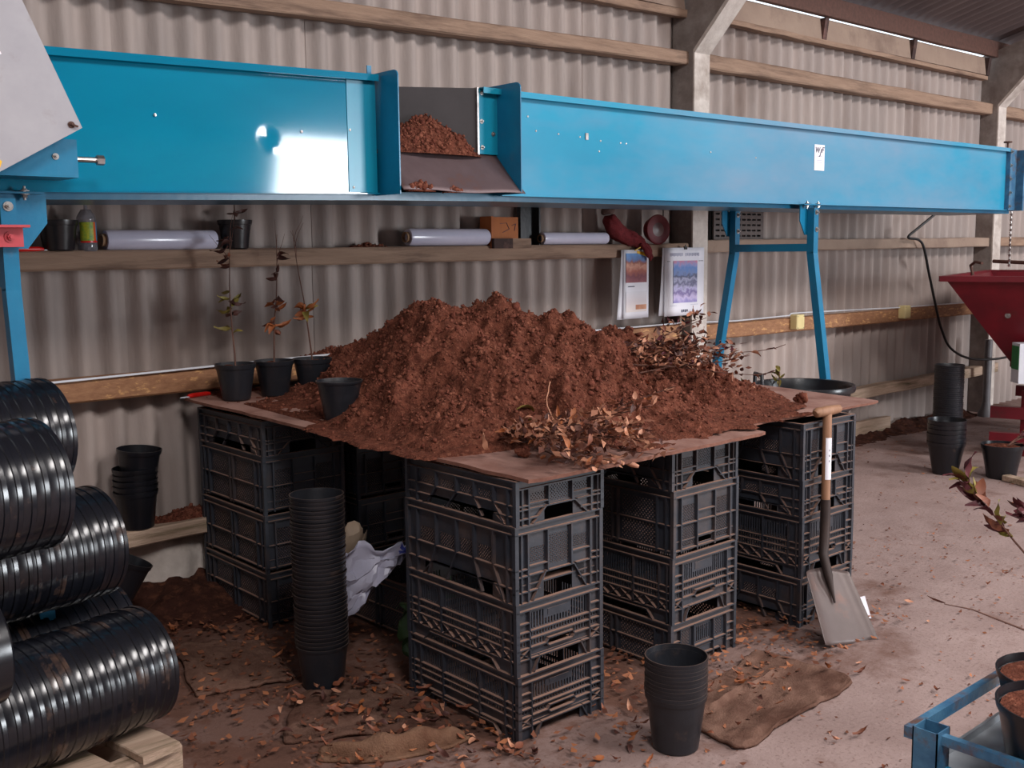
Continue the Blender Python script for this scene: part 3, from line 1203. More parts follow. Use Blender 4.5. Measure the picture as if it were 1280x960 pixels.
def end_plate(F, W, H, mp, mr, ms_):
    """left and right mesh panels in two rows, plain middle plate with a grip slot"""
    k = H / .25
    c0, c1 = .05, W - .05
    lat = []
    for (a, b) in ((c0 + .006, .138), (W - .138, c1 - .006)):
        lat += [(a, b, .032 * k, .112 * k), (a, b, .124 * k, .186 * k)]
    grip = (.155, W - .155, .03 * k, .052 * k)
    panel(mp, F, .004, W - .004, .012, H - .006, lat + [grip], PD0, PD1)
    for q in lat:
        lattice(mp, F, *q, PD0, PD1)
    for v in (.022 * k, .118 * k, H - .028):
        hr(mr, F, 0, W, v)
    hr(mr, F, .146, W - .146, .06 * k)
    hr(mr, F, .146, W - .146, .155 * k)
    for u in (c0, .146, W - .146, c1):
        vr(mr, F, u, .012, H - .028, .006)


def long_plate(F, L, H, mp, mr):
    k = H / .25
    lat = []
    for (a, b) in ((.10, .27), (.33, .50)):
        lat += [(a, b, .03 * k, .108 * k), (a, b, .126 * k, .2 * k)]
    panel(mp, F, .004, L - .004, .012, H - .006, lat, PD0, PD1)
    for q in lat:
        lattice(mp, F, *q, PD0, PD1, .016, .006)
    for v in (.022 * k, .118 * k, H - .028):
        hr(mr, F, 0, L, v)
    for u in (.04, .085, .285, .315, .515, .56):
        vr(mr, F, u, .012, H - .028, .007)


def end_notch(F, W, H, mp, mr, ms_):
    """mesh patches, slotted middle, notched foot"""
    k = H / .2
    lat = [(.072, .125, .085 * k, .155 * k), (W - .13, W - .075, .085 * k, .155 * k)]
    holes = lat + slots(.15, W - .15, .085 * k, .15 * k) + [(.10, W - .10, 0, .03 * k)]
    for (a, b) in ((.01, .05), (W - .05, W - .01)):
        holes += slots(a, b, .05 * k, .078 * k)
    panel(mp, F, .004, W - .004, 0, H - .006, holes, PD0, PD1)
    for q in lat:
        lattice(mp, F, *q, PD0, PD1)
    arch(mp, mr, F, .085, W - .085, .10, W - .10, .03 * k)
    hr(mr, F, 0, W, H - .028)
    for v in (.045 * k, .08 * k, .12 * k):
        hr(mr, F, 0, .06, v)
        hr(mr, F, W - .06, W, v)
    hr(mr, F, .06, W - .06, .075 * k)
    for u in (.06, .14, W - .14, W - .06):
        vr(mr, F, u, 0, H - .028, .005)


CR = {}


def crate_proto(kind, H):
    """crate > side_wall (four, each > ribbing), corner_post (four), top_rim, base"""
    key = (kind, round(H, 3))
    if key in CR:
        return CR[key]
    W, L = CW, CL
    me = {}
    for f in (0, 2):
        F = faceF(f, W, L)
        mp, mr, ml = MB(), MB(), MB()
        if f == 0:
            dict(slot=end_slotted, truss=end_slotted, mesh=end_mesh, plate=end_plate, notch=end_notch)[kind](F, W, H, mp, mr, ml)
        else:
            if kind in ('slot', 'truss'):
                long_slotted(F, L, H, mp, mr, kind == 'truss')
            elif kind == 'mesh':
                long_mesh(F, L, H, mp, mr)
            else:
                long_plate(F, L, H, mp, mr)
        me[f] = (mp.mesh('side_wall', M['crate']), mr.mesh('ribbing', M['crate']), ml.mesh('name_plate', M['crate']) if ml.v else None)
    rim = MB()
    t, lip = .006, .016
    for (x0, x1, y0, y1) in ((-W / 2, W / 2, -L / 2, -L / 2 + lip), (-W / 2, W / 2, L / 2 - lip, L / 2), (-W / 2, -W / 2 + lip, -L / 2 + lip, L / 2 - lip), (W / 2 - lip, W / 2, -L / 2 + lip, L / 2 - lip)):
        rim.box(x0, x1, y0, y1, H - t, H)
    me['rim'] = rim.mesh('top_rim', M['crate'])
    ba = MB()
    for i in range(9):
        y = -L / 2 + .03 + (L - .06) * i / 8
        ba.box(-W / 2 + .02, W / 2 - .02, y - .02, y + .02, .052, .057)
    for xx in (-.16, -.08, 0, .08, .16):
        ba.box(xx - .012, xx + .012, -L / 2 + .02, L / 2 - .02, .048, .053)
    me['base'] = ba.mesh('base', M['crate'])
    po = MB()
    po.box(0, .007, 0, .0155, 0, H - .006)
    po.box(.007, .0155, 0, .006, 0, H - .006)
    me['post'] = po.mesh('corner_post', M['crate'])
    CR[key] = me
    return me


def make_crate(kind, H, loc, label, group, rz=0.0):
    me = crate_proto(kind, H)
    t = thing('crate', label, 'crate', loc, rz, group)
    W, L = CW, CL
    for f, r in ((0, 0), (0, PI), (2, 0), (2, PI)):
        wl = link('side_wall', me[f][0], t, None, (0, 0, r))
        link('ribbing', me[f][1], wl)
        if me[f][2] is not None:
            link('name_plate', me[f][2], wl)
    for (sx, sy, r) in ((-1, -1, 0), (1, -1, PI / 2), (1, 1, PI), (-1, 1, -PI / 2)):
        link('corner_post', me['post'], t, (sx * W / 2, sy * L / 2, 0), (0, 0, r))
    link('top_rim', me['rim'], t)
    link('base', me['base'], t)
    return t


def stack(x, y, zs, kinds, labels, group, rz=()):
    for i in range(len(kinds)):
        z0 = zs[i]
        make_crate(kinds[i], zs[i + 1] - z0 - .0006, (x + CW / 2 + random.uniform(-.003, .003), y + CL / 2 + random.uniform(-.003, .003), z0), labels[i], group, (rz[i] if rz else 0) + random.uniform(-.006, .006))


pos = ['bottom', 'second', 'third', 'top']
stack(2.185, 2.460, (0, .225, .467, .724, .872), ('slot', 'truss', 'mesh', 'mesh'),
      ['black slotted crate on the floor, lowest under the front corner of the bench',
       'black slotted crate with cross-braced sides, second from the floor at the bench front corner',
       'black deep crate with diamond mesh panels, third up at the bench front corner',
       'black shallow crate directly under the front corner of the hardboard, topmost of its stack'], 'crates under the front corner of the bench')
stack(3.000, 2.500, (0, .186, .446, .702, .872), ('notch', 'truss', 'plate', 'mesh'),
      ['black crate with small mesh patches on the floor behind the short front pot stack',
       'black slotted crate with hand slot, second from the floor in the middle stack',
       'black crate with plain centre plate between two mesh panels, third in the middle stack',
       'black crate under the overlapping hardboard edge, topmost of the middle stack'], 'crates in the middle stack under the bench')
stack(3.770, 2.450, (0, .21, .478, .632, .872), ('mesh', 'truss', 'mesh', 'mesh'),
      ['black crate standing on the floor behind the shovel blade, lowest of the end stack',
       'black slotted crate with light showing through, behind the shovel shaft socket, second from the floor',
       'black shallow crate behind the shovel shaft below its white label',
       'black crate directly under the right end of the hardboard behind the shovel grip'], 'crates in the end stack beside the shovel')
stack(2.120, 3.985, (0, .238, .492, .748, .898), ('plate', 'plate', 'plate', 'mesh'),
      ['black crate on the dirty floor near the wall, lowest of the rear stack',
       'black dusty crate second from the floor in the rear stack behind the tall pot column',
       'black dusty crate third from the floor in the rear stack near the wall',
       'black crate under the potted saplings, topmost of the rear stack near the wall'], 'crates in the rear stack near the wall')
make_crate('plate', .23, (2.66, 3.67, 0), 'black crate in the dark under the bench, standing behind the crumpled sacks', None, .03)
stack(2.60, 4.00, (0, .24, .48, .72, .885), ('plate', 'plate', 'plate', 'plate'),  # stack added so the gap under the bench reads dark
      ['black crate at the foot of the hidden stack in the gloom under the bench',
       'black crate second from the floor in the gloomy stack under the bench',
       'black crate third from the floor in the gloomy stack under the bench',
       'black crate topmost of the gloomy stack under the bench, below the leafy bundle'], 'crates in the gloom under the bench')

# ------------------------------------------------------------------ bench boards
def zb(y):
    return .8745 + .058 * (max(y, 2.4) - 2.4) / 2.2


def sheet_board(name, label, pts, dz0, th, seed, cut=.012, under=None):
    """old hardboard sheet: worn, slightly scalloped edges. pts counter-clockwise from the front left"""
    r = random.Random(seed)
    out = []
    for i in range(4):
        a, b = Vector(pts[i]), Vector(pts[(i + 1) % 4])
        n = 22
        nrm = Vector(((b - a).y, -(b - a).x)).normalized()
        for j in range(n):
            p = a.lerp(b, j / n)
            if j == 0:
                p = a.lerp(Vector(((pts[0][0] + pts[2][0]) / 2, (pts[0][1] + pts[2][1]) / 2)), cut)
            else:
                p = p - nrm * (r.random() ** 3) * .012
            out.append(p)
    mb = MB()
    n = len(out)
    top = [(p.x, p.y, zb(p.y) + dz0(p.x, p.y) + th) for p in out]
    bot = [(p.x, p.y, zb(p.y) + dz0(p.x, p.y)) for p in out]
    mb.add(top + bot, [tuple(range(n)), tuple(range(n, 2 * n))[::-1]])
    o = thing(name, label, 'board', (sum(p[0] for p in pts) / 4, sum(p[1] for p in pts) / 4, .88))
    wb(mb, 'face', M['board'], o)
    mb = MB()
    mb.add(top + bot, [(i, n + i, n + (i + 1) % n, (i + 1) % n) for i in range(n)])
    wb(mb, 'edge', M['boardedge'], o)
    return o


sheet_board('hardboard_sheet', 'pinkish brown hardboard sheet forming the left half of the bench top under the heap',
            [(2.185, 2.395), (3.45, 2.395), (3.45, 4.62), (2.06, 4.62)], lambda x, y: 0, .012, 3)
sheet_board('hardboard_sheet', 'hardboard sheet lapped over the left one, its pointed right end jutting beside the shovel grip',
            [(3.20, 2.505), (4.50, 2.515), (4.47, 4.61), (3.22, 4.61)], lambda x, y: .0135 - .012 * min(1, max(0, (x - 3.45) / .7)), .010, 4)
BT = .0125      # bench top above zb

# ------------------------------------------------------------------ compost heap on the bench
def heap_h(x, y):
    def cone(cx, cy, H, rx, ry, p=1.0, rot=0.0, rl=None):
        dx, dy = x - cx, y - cy
        c, s_ = math.cos(rot), math.sin(rot)
        a, b = dx * c + dy * s_, -dx * s_ + dy * c
        rxx = np.where(a < 0, rl or rx, rx)
        r = np.sqrt((a / rxx) ** 2 + (b / ry) ** 2 + .012) - .11
        return H * np.clip(1 - np.clip(r, 0, 9) ** p, -.4, 1)
    wx = fbm(x, y, [(3.1, .06), (7, .03)], 50)
    wy = fbm(x, y, [(3.1, .06), (7, .03)], 60)
    X, Y = x, y
    x, y = x + wx, y + wy
    hs = [cone(2.86, 3.74, .44, .60, .74, 1.15, rl=.50),
          cone(3.10, 3.55, .44, .66, .84, 1.1),
          cone(3.50, 3.45, .275, .75, .72, 1.1),
          cone(3.92, 3.40, .14, .44, .56, 1.1),
          cone(2.66, 3.24, .22, .44, .46, 1.0),
          cone(3.05, 3.12, .14, .70, .34, 1.0)]
    k = 22.0
    h = np.log(sum(np.exp(k * q) for q in hs)) / k
    x, y = X, Y
    hc = np.clip(h, 0, None)
    amp = np.clip(hc / .10, .12, 1.0)
    n = fbm(x, y, [(5.5, .042), (11, .032), (23, .024), (47, .013), (95, .006)], 11)
    lumps = np.maximum(0, vnoise(x * 13, y * 13, 77) - .52) * .075 + np.maximum(0, vnoise(x * 27 + 5, y * 27, 78) - .5) * .035
    cre = np.clip(.42 - vnoise(x * 8.5 + 3, y * 8.5, 81), 0, 1) * .11 + np.clip(.40 - vnoise(x * 19 + 3, y * 19, 82), 0, 1) * .07
    return h + (n + lumps - cre * np.clip((hc - .03) / .1, 0, 1)) * amp


x0, x1, y0, y1, st = 2.06, 4.46, 2.42, 4.66, .0085
xs, ys = np.arange(x0, x1, st), np.arange(y0, y1, st)
GX, GY = np.meshgrid(xs, ys, indexing='ij')
HH = heap_h(GX, GY)
# thin trodden scatter over parts of the boards
sc = fbm(GX, GY, [(2.5, .5), (6, .3), (14, .2)], 90)
edge = np.minimum.reduce([GX - 2.19 - .0, 4.46 - GX, GY - 2.47])
thin = np.where(edge > 0, np.clip(sc * .03 + .004, -.01, .02), -.02)
frontleft = (GX < 2.75) & (GY < 2.86 - (GX - 2.2) * .12 + fbm(GX, GY, [(9, .03)], 92))
frontright = (GX > 3.25) & (GY < 2.64)
thin = np.where(frontleft | frontright, thin - .03, thin)
thin = np.where((GX > 3.9), thin + .008, thin)
HH = np.maximum(HH, thin + fbm(GX, GY, [(60, .004)], 91))
HH = np.where((GY > 4.56), np.minimum(HH, .02), HH)
HH = np.where((GX < 2.19), np.minimum(HH, .006), HH)
HH = np.where(frontleft, HH - .05 * np.clip((2.84 - GY) / .1, 0, 1), HH)
HH = np.where(GX > 4.0, HH - .03 * np.clip((GX - 4.0) / .2, 0, 1), HH)
ZB = .8745 + .058 * (GY - 2.4) / 2.2 + BT + np.where(GX > 3.2, .0135, 0)
keep = HH > .0015


def height_object(name, xs, ys, H, ZB, keep, m, loc):
    nx_, ny_ = H.shape
    kk = keep.copy()
    cell = kk[:-1, :-1] | kk[1:, :-1] | kk[:-1, 1:] | kk[1:, 1:]
    idx = -np.ones(H.shape, dtype=np.int64)
    used = np.zeros(H.shape, bool)
    used[:-1, :-1] |= cell
    used[1:, :-1] |= cell
    used[:-1, 1:] |= cell
    used[1:, 1:] |= cell
    idx[used] = np.arange(used.sum())
    GX_, GY_ = np.meshgrid(xs, ys, indexing='ij')
    Z = ZB + np.where(kk, np.maximum(H, -.004), -.004)
    V = np.stack([GX_[used] - loc[0], GY_[used] - loc[1], Z[used] - loc[2]], 1)
    F = np.stack([idx[:-1, :-1][cell], idx[1:, :-1][cell], idx[1:, 1:][cell], idx[:-1, 1:][cell]], 1)
    return V, F


def crumbs(points, radii, seed, lift=.4):
    """many little irregular lumps as one vertex/face set"""
    r = np.random.default_rng(seed)
    t = (1 + 5 ** .5) / 2
    ico = np.array([(-1, t, 0), (1, t, 0), (-1, -t, 0), (1, -t, 0), (0, -1, t), (0, 1, t), (0, -1, -t), (0, 1, -t), (t, 0, -1), (t, 0, 1), (-t, 0, -1), (-t, 0, 1)]) / 1.9
    fc = np.array([(0, 11, 5), (0, 5, 1), (0, 1, 7), (0, 7, 10), (0, 10, 11), (1, 5, 9), (5, 11, 4), (11, 10, 2), (10, 7, 6), (7, 1, 8), (3, 9, 4), (3, 4, 2), (3, 2, 6), (3, 6, 8), (3, 8, 9), (4, 9, 5), (2, 4, 11), (6, 2, 10), (8, 6, 7), (9, 8, 1)])
    n = len(points)
    sc_ = radii[:, None, None] * r.uniform(.55, 1.35, (n, 12, 1)) * r.uniform(.6, 1.3, (n, 1, 3))
    V = points[:, None, :] + ico[None] * sc_
    V[:, :, 2] += radii[:, None] * lift
    F = fc[None] + (np.arange(n) * 12)[:, None, None]
    return V.reshape(-1, 3), F.reshape(-1, 3)


def np_mesh(name, V, F, m, smooth=False):
    me = bpy.data.meshes.new(name)
    V, F = np.asarray(V, dtype=np.float32), np.asarray(F, dtype=np.int32)
    k = F.shape[1]
    me.vertices.add(len(V))
    me.vertices.foreach_set('co', V.ravel())
    me.loops.add(F.size)
    me.loops.foreach_set('vertex_index', F.ravel())
    me.polygons.add(len(F))
    me.polygons.foreach_set('loop_start', np.arange(0, F.size, k, dtype=np.int32))
    me.polygons.foreach_set('loop_total', np.full(len(F), k, dtype=np.int32))
    me.update(calc_edges=True)
    me.validate()
    if smooth:
        me.polygons.foreach_set('use_smooth', [True] * len(me.polygons))
    me.materials.append(m)
    return me


hl = (3.1, 3.5, .89)
V, F = height_object('heap', xs, ys, HH, ZB, keep, M['compost'], hl)
heap = thing('compost_heap', 'big heap of crumbly brown compost tipped over the hardboard bench', 'compost', hl)
tag(heap, kind='stuff')
tag(link('mass', np_mesh('mass', V, F, M['compost'], True), heap), kind='stuff')
# loose lumps on its surface
ii = rng.integers(0, HH.shape[0], 60000)
jj = rng.integers(0, HH.shape[1], 60000)
hh = HH[ii, jj]
pr = np.clip(hh / .12, .0, 1) * .9 + .04
sel = (hh > .003) & (rng.random(60000) < pr)
ii, jj = ii[sel][:17000], jj[sel][:17000]
pts = np.stack([GX[ii, jj], GY[ii, jj], (ZB + HH)[ii, jj]], 1) + rng.uniform(-.004, .004, (len(ii), 3)) - np.array(hl)
rad = .0026 + .0075 * rng.random(len(ii)) ** 3 + np.where(rng.random(len(ii)) < .02, .010, 0)
V2, F2 = crumbs(pts, rad, 5, .2)
tag(link('crumb', np_mesh('crumb', V2, F2, M['crumb']), heap), kind='stuff')


def heap_top(x, y):
    i, j = int(round((x - x0) / st)), int(round((y - y0) / st))
    i, j = max(0, min(i, HH.shape[0] - 1)), max(0, min(j, HH.shape[1] - 1))
    return float(ZB[i, j] + max(0, HH[i, j]))


# a few clods that have rolled clear
def clod(loc, r, label, seed):
    rr = np.random.default_rng(seed)
    n = 26
    d = rr.normal(size=(n, 3))
    d /= np.linalg.norm(d, axis=1)[:, None]
    P_ = np.array([[0, 0, .55 * r]]) + d * rr.uniform(.2, .75, (n, 1)) * r * np.array([[1, 1, .6]])
    P_[:, 2] = np.clip(P_[:, 2], r * .25, None)
    V_, F_ = crumbs(P_, rr.uniform(.25, .5, n) * r, seed, 0)
    V_[:, 2] = np.clip(V_[:, 2], 0, None)
    o = link('compost_clod', np_mesh('compost_clod', V_, F_, M['crumb']), None, loc)
    return tag(o, label, 'compost clod')


clod((2.40, 2.66, zb(2.66) + BT), .035, 'round compost clod lying alone on the bare front corner of the hardboard', 1)
clod((4.07, 2.66, zb(2.66) + BT + .012), .04, 'dark compost clod on the right-hand board just left of the shovel grip', 2)

# compost on the belt, in front of the plough
def pile_object(name, label, cx, cy, cz, rx, ry, H, seed, res=.009, nlump=900, cat='compost', fn=None, mat_='compost'):
    xs_, ys_ = np.arange(-rx, rx + res, res), np.arange(-ry, ry + res, res)
    X, Y = np.meshgrid(xs_, ys_, indexing='ij')
    r = np.sqrt((X / rx) ** 2 + (Y / ry) ** 2)
    h = H * (1 - r ** 1.2)
    if fn is not None:
        h = fn(X, Y, h)
    h = h + fbm(X + cx, Y + cy, [(9, .022), (19, .016), (40, .009), (80, .005)], seed) * np.clip(h / .05, .1, 1) * min(1, H / .12)
    V_, F_ = height_object(name, xs_, ys_, h, np.zeros_like(h), h > .001, None, (0, 0, 0))
    o = thing(name, label, cat, (cx, cy, cz))
    tag(o, kind='stuff')
    tag(link('mass', np_mesh('mass', V_, F_, M[mat_], True), o), kind='stuff')
    a, b = rng.integers(0, h.shape[0], nlump * 3), rng.integers(0, h.shape[1], nlump * 3)
    s_ = h[a, b] > .003
    a, b = a[s_][:nlump], b[s_][:nlump]
    if len(a):
        P_ = np.stack([X[a, b], Y[a, b], h[a, b]], 1)
        V_, F_ = crumbs(P_, .003 + .010 * rng.random(len(a)) ** 2.5, seed, .2)
        tag(link('crumb', np_mesh('crumb', V_, F_, M['crumb']), o), kind='stuff')
    return o


def belt_cut(X, Y, h):
    # stays on the near side of the plough and behind the slide
    wx_, wy_ = X + 2.70, Y + 3.735
    d = (wy_ - .035 - 3.605) + (wx_ + .09 - 2.995) * (4.09 - 3.605) / (2.995 - 2.15)
    return np.where(d > -.012, -.02, h)


pile_object('compost_pile', 'small pile of brown compost on the conveyor belt inside the discharge opening', 2.79, 3.70, 2.000, .34, .15, .185, 31, fn=belt_cut)
pile_object('compost_dribble', 'little dribble of compost lodged on the lower left lip of the discharge slide', 2.585, 3.462, 1.838, .075, .022, .035, 32, .006, 120)
pile_object('compost_dribble', 'second smaller dribble of compost at the middle of the slide lip', 2.745, 3.462, 1.837, .05, .018, .018, 33, .006, 60)

# ------------------------------------------------------------------ pots
def pot_profile(r0, r1, h, rim=.022, t=.0025, flare=.004, foot=.006):
    return [(r0 - foot, 0), (r0, foot), (r0 + (r1 - r0) * .86, h - rim), (r1 + flare * .2, h - rim + .001), (r1 + flare, h - .002), (r1 + flare, h), (r1 + flare - t * 1.6, h), (r1 - t * 1.2, h - rim), (r0 - t, foot + t), (0, foot + t)]


def pot_mesh(r0, r1, h, n=36, m='black', rim=.022, **k):
    mb = MB()
    mb.lathe([(0, .004)] + pot_profile(r0, r1, h, rim, **k), n)
    return mb.mesh('pot', M[m], 34)


def ribbed_pot(r0, r1, h, m='black', n=40):
    mb = MB()
    pr = [(0, .004), (r0 - .006, 0), (r0, .006)]
    pr += [(r0 + (r1 - r0) * .80, h * .80), (r1 - .006, h * .80 + .004), (r1 - .003, h - .016), (r1, h - .014), (r1, h - .002), (r1 - .002, h), (r1 - .005, h), (r1 - .009, h - .016), (r1 - .012, h * .8), (r0 - .003, .010), (0, .010)]
    mb.lathe(pr, n)
    return mb.mesh('pot', M[m], 34)


TENS = {20: 'twent', 30: 'thirt'}
ORD = ['topmost', 'second', 'third', 'fourth', 'fifth', 'sixth', 'seventh', 'eighth', 'ninth', 'tenth', 'eleventh', 'twelfth', 'thirteenth', 'fourteenth', 'fifteenth', 'sixteenth', 'seventeenth', 'eighteenth', 'nineteenth', 'twentieth']


def nth(i):
    """0 -> first of the row, counted from the end one can see"""
    if i < 20:
        return ORD[i]
    k = i + 1
    return {2: 'twenty', 3: 'thirty'}[k // 10] + '-' + (['', 'first'] + ORD[1:9])[k % 10] if k % 10 else 'thirtieth'


def pot_column(me, base, n, step, label, group, cat='pot', axis=(0, 0, 1), jit=.0015, phase=0):
    ax = Vector(axis).normalized()
    q = ax.to_track_quat('Z', 'Y')
    r = random.Random(len(label) * 7 + n)
    for i in range(n):
        p = Vector(base) + ax * (i * step + r.uniform(-.15, .15) * step * .4) + Vector((r.uniform(-jit, jit), r.uniform(-jit, jit), 0))
        o = link('pot', me, None, p)
        o.rotation_mode = 'QUATERNION'
        o.rotation_quaternion = q @ Euler((0, 0, r.uniform(0, 6))).to_quaternion()
        tag(o, label % nth(n - 1 - i), cat, group)


# column of nested pots standing at the left of the bench
tall = pot_mesh(.075, .096, .165, m='blackdull', rim=.012, flare=.003)
pot_column(tall, (1.975, 3.315, .0), 38, .0152, '%s thin black pot from the top of the tall upright column left of the bench', 'nested pots in the tall upright column left of the bench', jit=.002)
# short stack in front of the middle crates
front = pot_mesh(.074, .098, .185, m='blackdull', rim=.016, flare=.003)
pot_column(front, (2.548, 2.105, 0), 11, .0125, '%s dark pot from the top of the short stack before the middle crates', 'nested pots in the short stack before the middle crates', jit=.001)
# stacks on the floor to the right
med = pot_mesh(.085, .126, .23, m='black', rim=.03)
pot_column(med, (7.16, 3.50, 0), 6, .031, '%s wide black pot from the top of the squat stack near the red hopper', 'nested pots in the squat stack near the red hopper', jit=.002)
slim = pot_mesh(.082, .104, .18, m='blackdull', rim=.012)
pot_column(slim, (7.78, 3.80, 0), 34, .0158, '%s black pot from the top of the tall far column behind the squat stack', 'nested pots in the tall far column', jit=.002)

# big pots stacked on their sides in a heap at the left
big = ribbed_pot(.135, .18, .30, 'bigpot')
AX = Vector((.975, .223, 0)).normalized()


def lying(end, n, step, label, group, axis=None, flip=False, lean=0.0):
    ax = (axis or AX).copy()
    ax.z = lean
    ax.normalize()
    # the rim of the last pot lies at `end`
    base = Vector(end) - ax * (.30 + step * (n - 1))
    r = random.Random(n * 31 + int(end[2] * 100))
    q = ax.to_track_quat('Z', 'Y')
    off = 0
    for i in range(n):
        gap = step * (1.0 + (.35 * r.random() if i > n - 7 else .1 * r.random()))
        p = base + ax * (i * step + r.uniform(-.12, .12) * step) + Vector((r.uniform(-.002, .002), 0, r.uniform(-.002, .002)))
        o = link('pot', big, None, p)
        o.rotation_mode = 'QUATERNION'
        o.rotation_quaternion = q @ Euler((0, 0, r.uniform(0, 6))).to_quaternion()
        tag(o, label % nth(n - 1 - i).replace('topmost', 'outermost'), 'pot', group)


lying((1.245, 3.157, .335), 26, .036, '%s large glossy pot from the open end of the lowest lying stack on the pallet', 'large pots in the lowest lying stack on the pallet')
lying((1.30, 3.575, .315), 20, .036, '%s large pot from the open end of the dark lying stack behind the lowest', 'large pots in the dark lying stack behind')
lying((1.215, 3.42, .682), 20, .036, '%s large glossy pot from the open end of the middle lying stack', 'large pots in the middle lying stack')
lying((.915, 2.985, .985), 16, .036, '%s large pot from the open end of the uppermost near lying stack', 'large pots in the uppermost near lying stack')
lying((1.105, 3.495, 1.035), 14, .036, '%s large pot from the open end of the uppermost rear lying stack', 'large pots in the uppermost rear lying stack')
# stack lying the other way, its dusty base towards us
ax2 = Vector((-.985, -.1, 0))
q = ax2.to_track_quat('Z', 'Y')
for i in range(3):
    o = link('pot', big, None, Vector((.70, 2.72, .65)) + ax2 * (.036 * i))
    o.rotation_mode = 'QUATERNION'
    o.rotation_quaternion = q
    tag(o, '%s large pot from the base end of the stack lying base outward at left' % nth(i).replace('topmost', 'first'), 'pot', 'large pots lying base outward at the left edge')

# single pots
def single_pot(name, me, loc, label, rz=0.0, rot=None):
    o = link(name, me, None, loc, rot or (0, 0, rz))
    return tag(o, label, 'pot')


wallpot = pot_mesh(.072, .094, .17, m='black', rim=.02)
pot_column(wallpot, (1.825, 4.615, .380), 5, .026, '%s black pot from the top of the little stack on the base rail', 'nested pots on the base rail')
o = single_pot('plant_pot', wallpot, (1.838, 4.62, .567), 'black pot askew on top of the little wall stack, its torn rim tilted', rot=(.05, .07, 0))
single_pot('plant_pot', wallpot, (1.565, 4.25, .20), 'black pot leaning in the soil below the base rail, mostly behind the lying pots', rot=(.1, .4, .0))
single_pot('plant_pot', pot_mesh(.062, .091, .165, m='blackdull', rim=.012), (2.300, 3.655, zb(3.66) + BT), 'empty black pot on the bench edge at the left foot of the compost heap')
shelfpot = pot_mesh(.060, .078, .128, m='black', rim=.022)
SHZ = 1.6125
single_pot('plant_pot', shelfpot, (1.553, 4.60, SHZ + .002), 'black pot on the shelf rail beside the clear bottle')

cpot = {}


def filled_pot(name, me, loc, label, r, h, seed, cat='pot'):
    """pot with a disc of compost near the rim: thing > pot, compost"""
    t = thing(name, label, cat, loc)
    link('pot', me, t)
    mb = MB()
    rr = random.Random(seed)
    n, kx = 22, 5
    vs, fs = [(0, 0, h - .012 + rr.uniform(0, .01))], []
    for k in range(1, kx + 1):
        for j in range(n):
            a = 2 * PI * j / n
            vs.append((r * k / kx * math.cos(a), r * k / kx * math.sin(a), h - .018 + rr.uniform(-.006, .010) * (1 if k < kx else .2)))
    for j in range(n):
        fs.append((0, 1 + j, 1 + (j + 1) % n))
    for k in range(kx - 1):
        for j in range(n):
            a = 1 + k * n
            fs.append((a + j, a + n + j, a + n + (j + 1) % n, a + (j + 1) % n))
    mb.add(vs, fs)
    mb.build('soil', M['compost'], t, 60)
    return t


# ------------------------------------------------------------------ leaves
def leaf_mesh(name, m, L=.05, W=.03, curl=.4, fold=.3, nu=5, seed=0, wav=0.0):
    r = random.Random(seed)
    mb = MB()
    tw = r.uniform(-.5, .5)

    def fn(u, v):
        w = W * (math.sin(PI * min(1, u * .92 + .05)) ** .8) * (1 - .25 * u)
        s_ = (v - .5) * 2
        x = L * u
        y = s_ * w / 2 * math.cos(fold)
        z = abs(s_) * w / 2 * math.sin(fold) + curl * L * (u - .35) ** 2 + wav * L * math.sin(u * 9 + s_ * 2)
        a = tw * (u - .5)
        return (x, y * math.cos(a) - z * math.sin(a), y * math.sin(a) + z * math.cos(a))
    mb.grid(fn, nu, 2)
    return mb.mesh(name, m, 60)


LEAF = {}
for key, mk in (('A', 'leafA'), ('B', 'leafB'), ('C', 'leafC'), ('D', 'leafD'), ('E', 'leafE'), ('P', 'leafP')):
    LEAF[key] = [leaf_mesh('leaf', M[mk], .05 * (.85 + .15 * i), .028, .7 * ((-1) ** i) * (.5 + .5 * i), .25 + .25 * i, seed=i * 7 + ord(key), wav=.03 * i) for i in range(3)]


def rand_leaf(keys):
    return random.choice(LEAF[random.choice(keys)])


def put_leaf(parent, p, d, size, keys, roll=None, name='leaf'):
    o = link(name, rand_leaf(keys), parent)
    dv = Vector(d).normalized()
    q = dv.to_track_quat('X', 'Z')
    o.rotation_mode = 'QUATERNION'
    o.rotation_quaternion = q @ Euler((random.uniform(-1.2, 1.2) if roll is None else roll, 0, 0)).to_quaternion()
    o.location = Vector(p)
    o.scale = (size, size, size)
    return o


def wander(p, d, L, n, bend=.12, droop=0.0):
    p, d = Vector(p), Vector(d).normalized()
    out = [p.copy()]
    for i in range(n):
        d = (d + Vector((random.uniform(-bend, bend), random.uniform(-bend, bend), random.uniform(-bend, bend) - droop))).normalized()
        p = p + d * (L / n)
        out.append(p.copy())
    return out


def on_path(pts, t):
    f = t * (len(pts) - 1)
    i = min(int(f), len(pts) - 2)
    return pts[i].lerp(pts[i + 1], f - i), (pts[i + 1] - pts[i]).normalized()


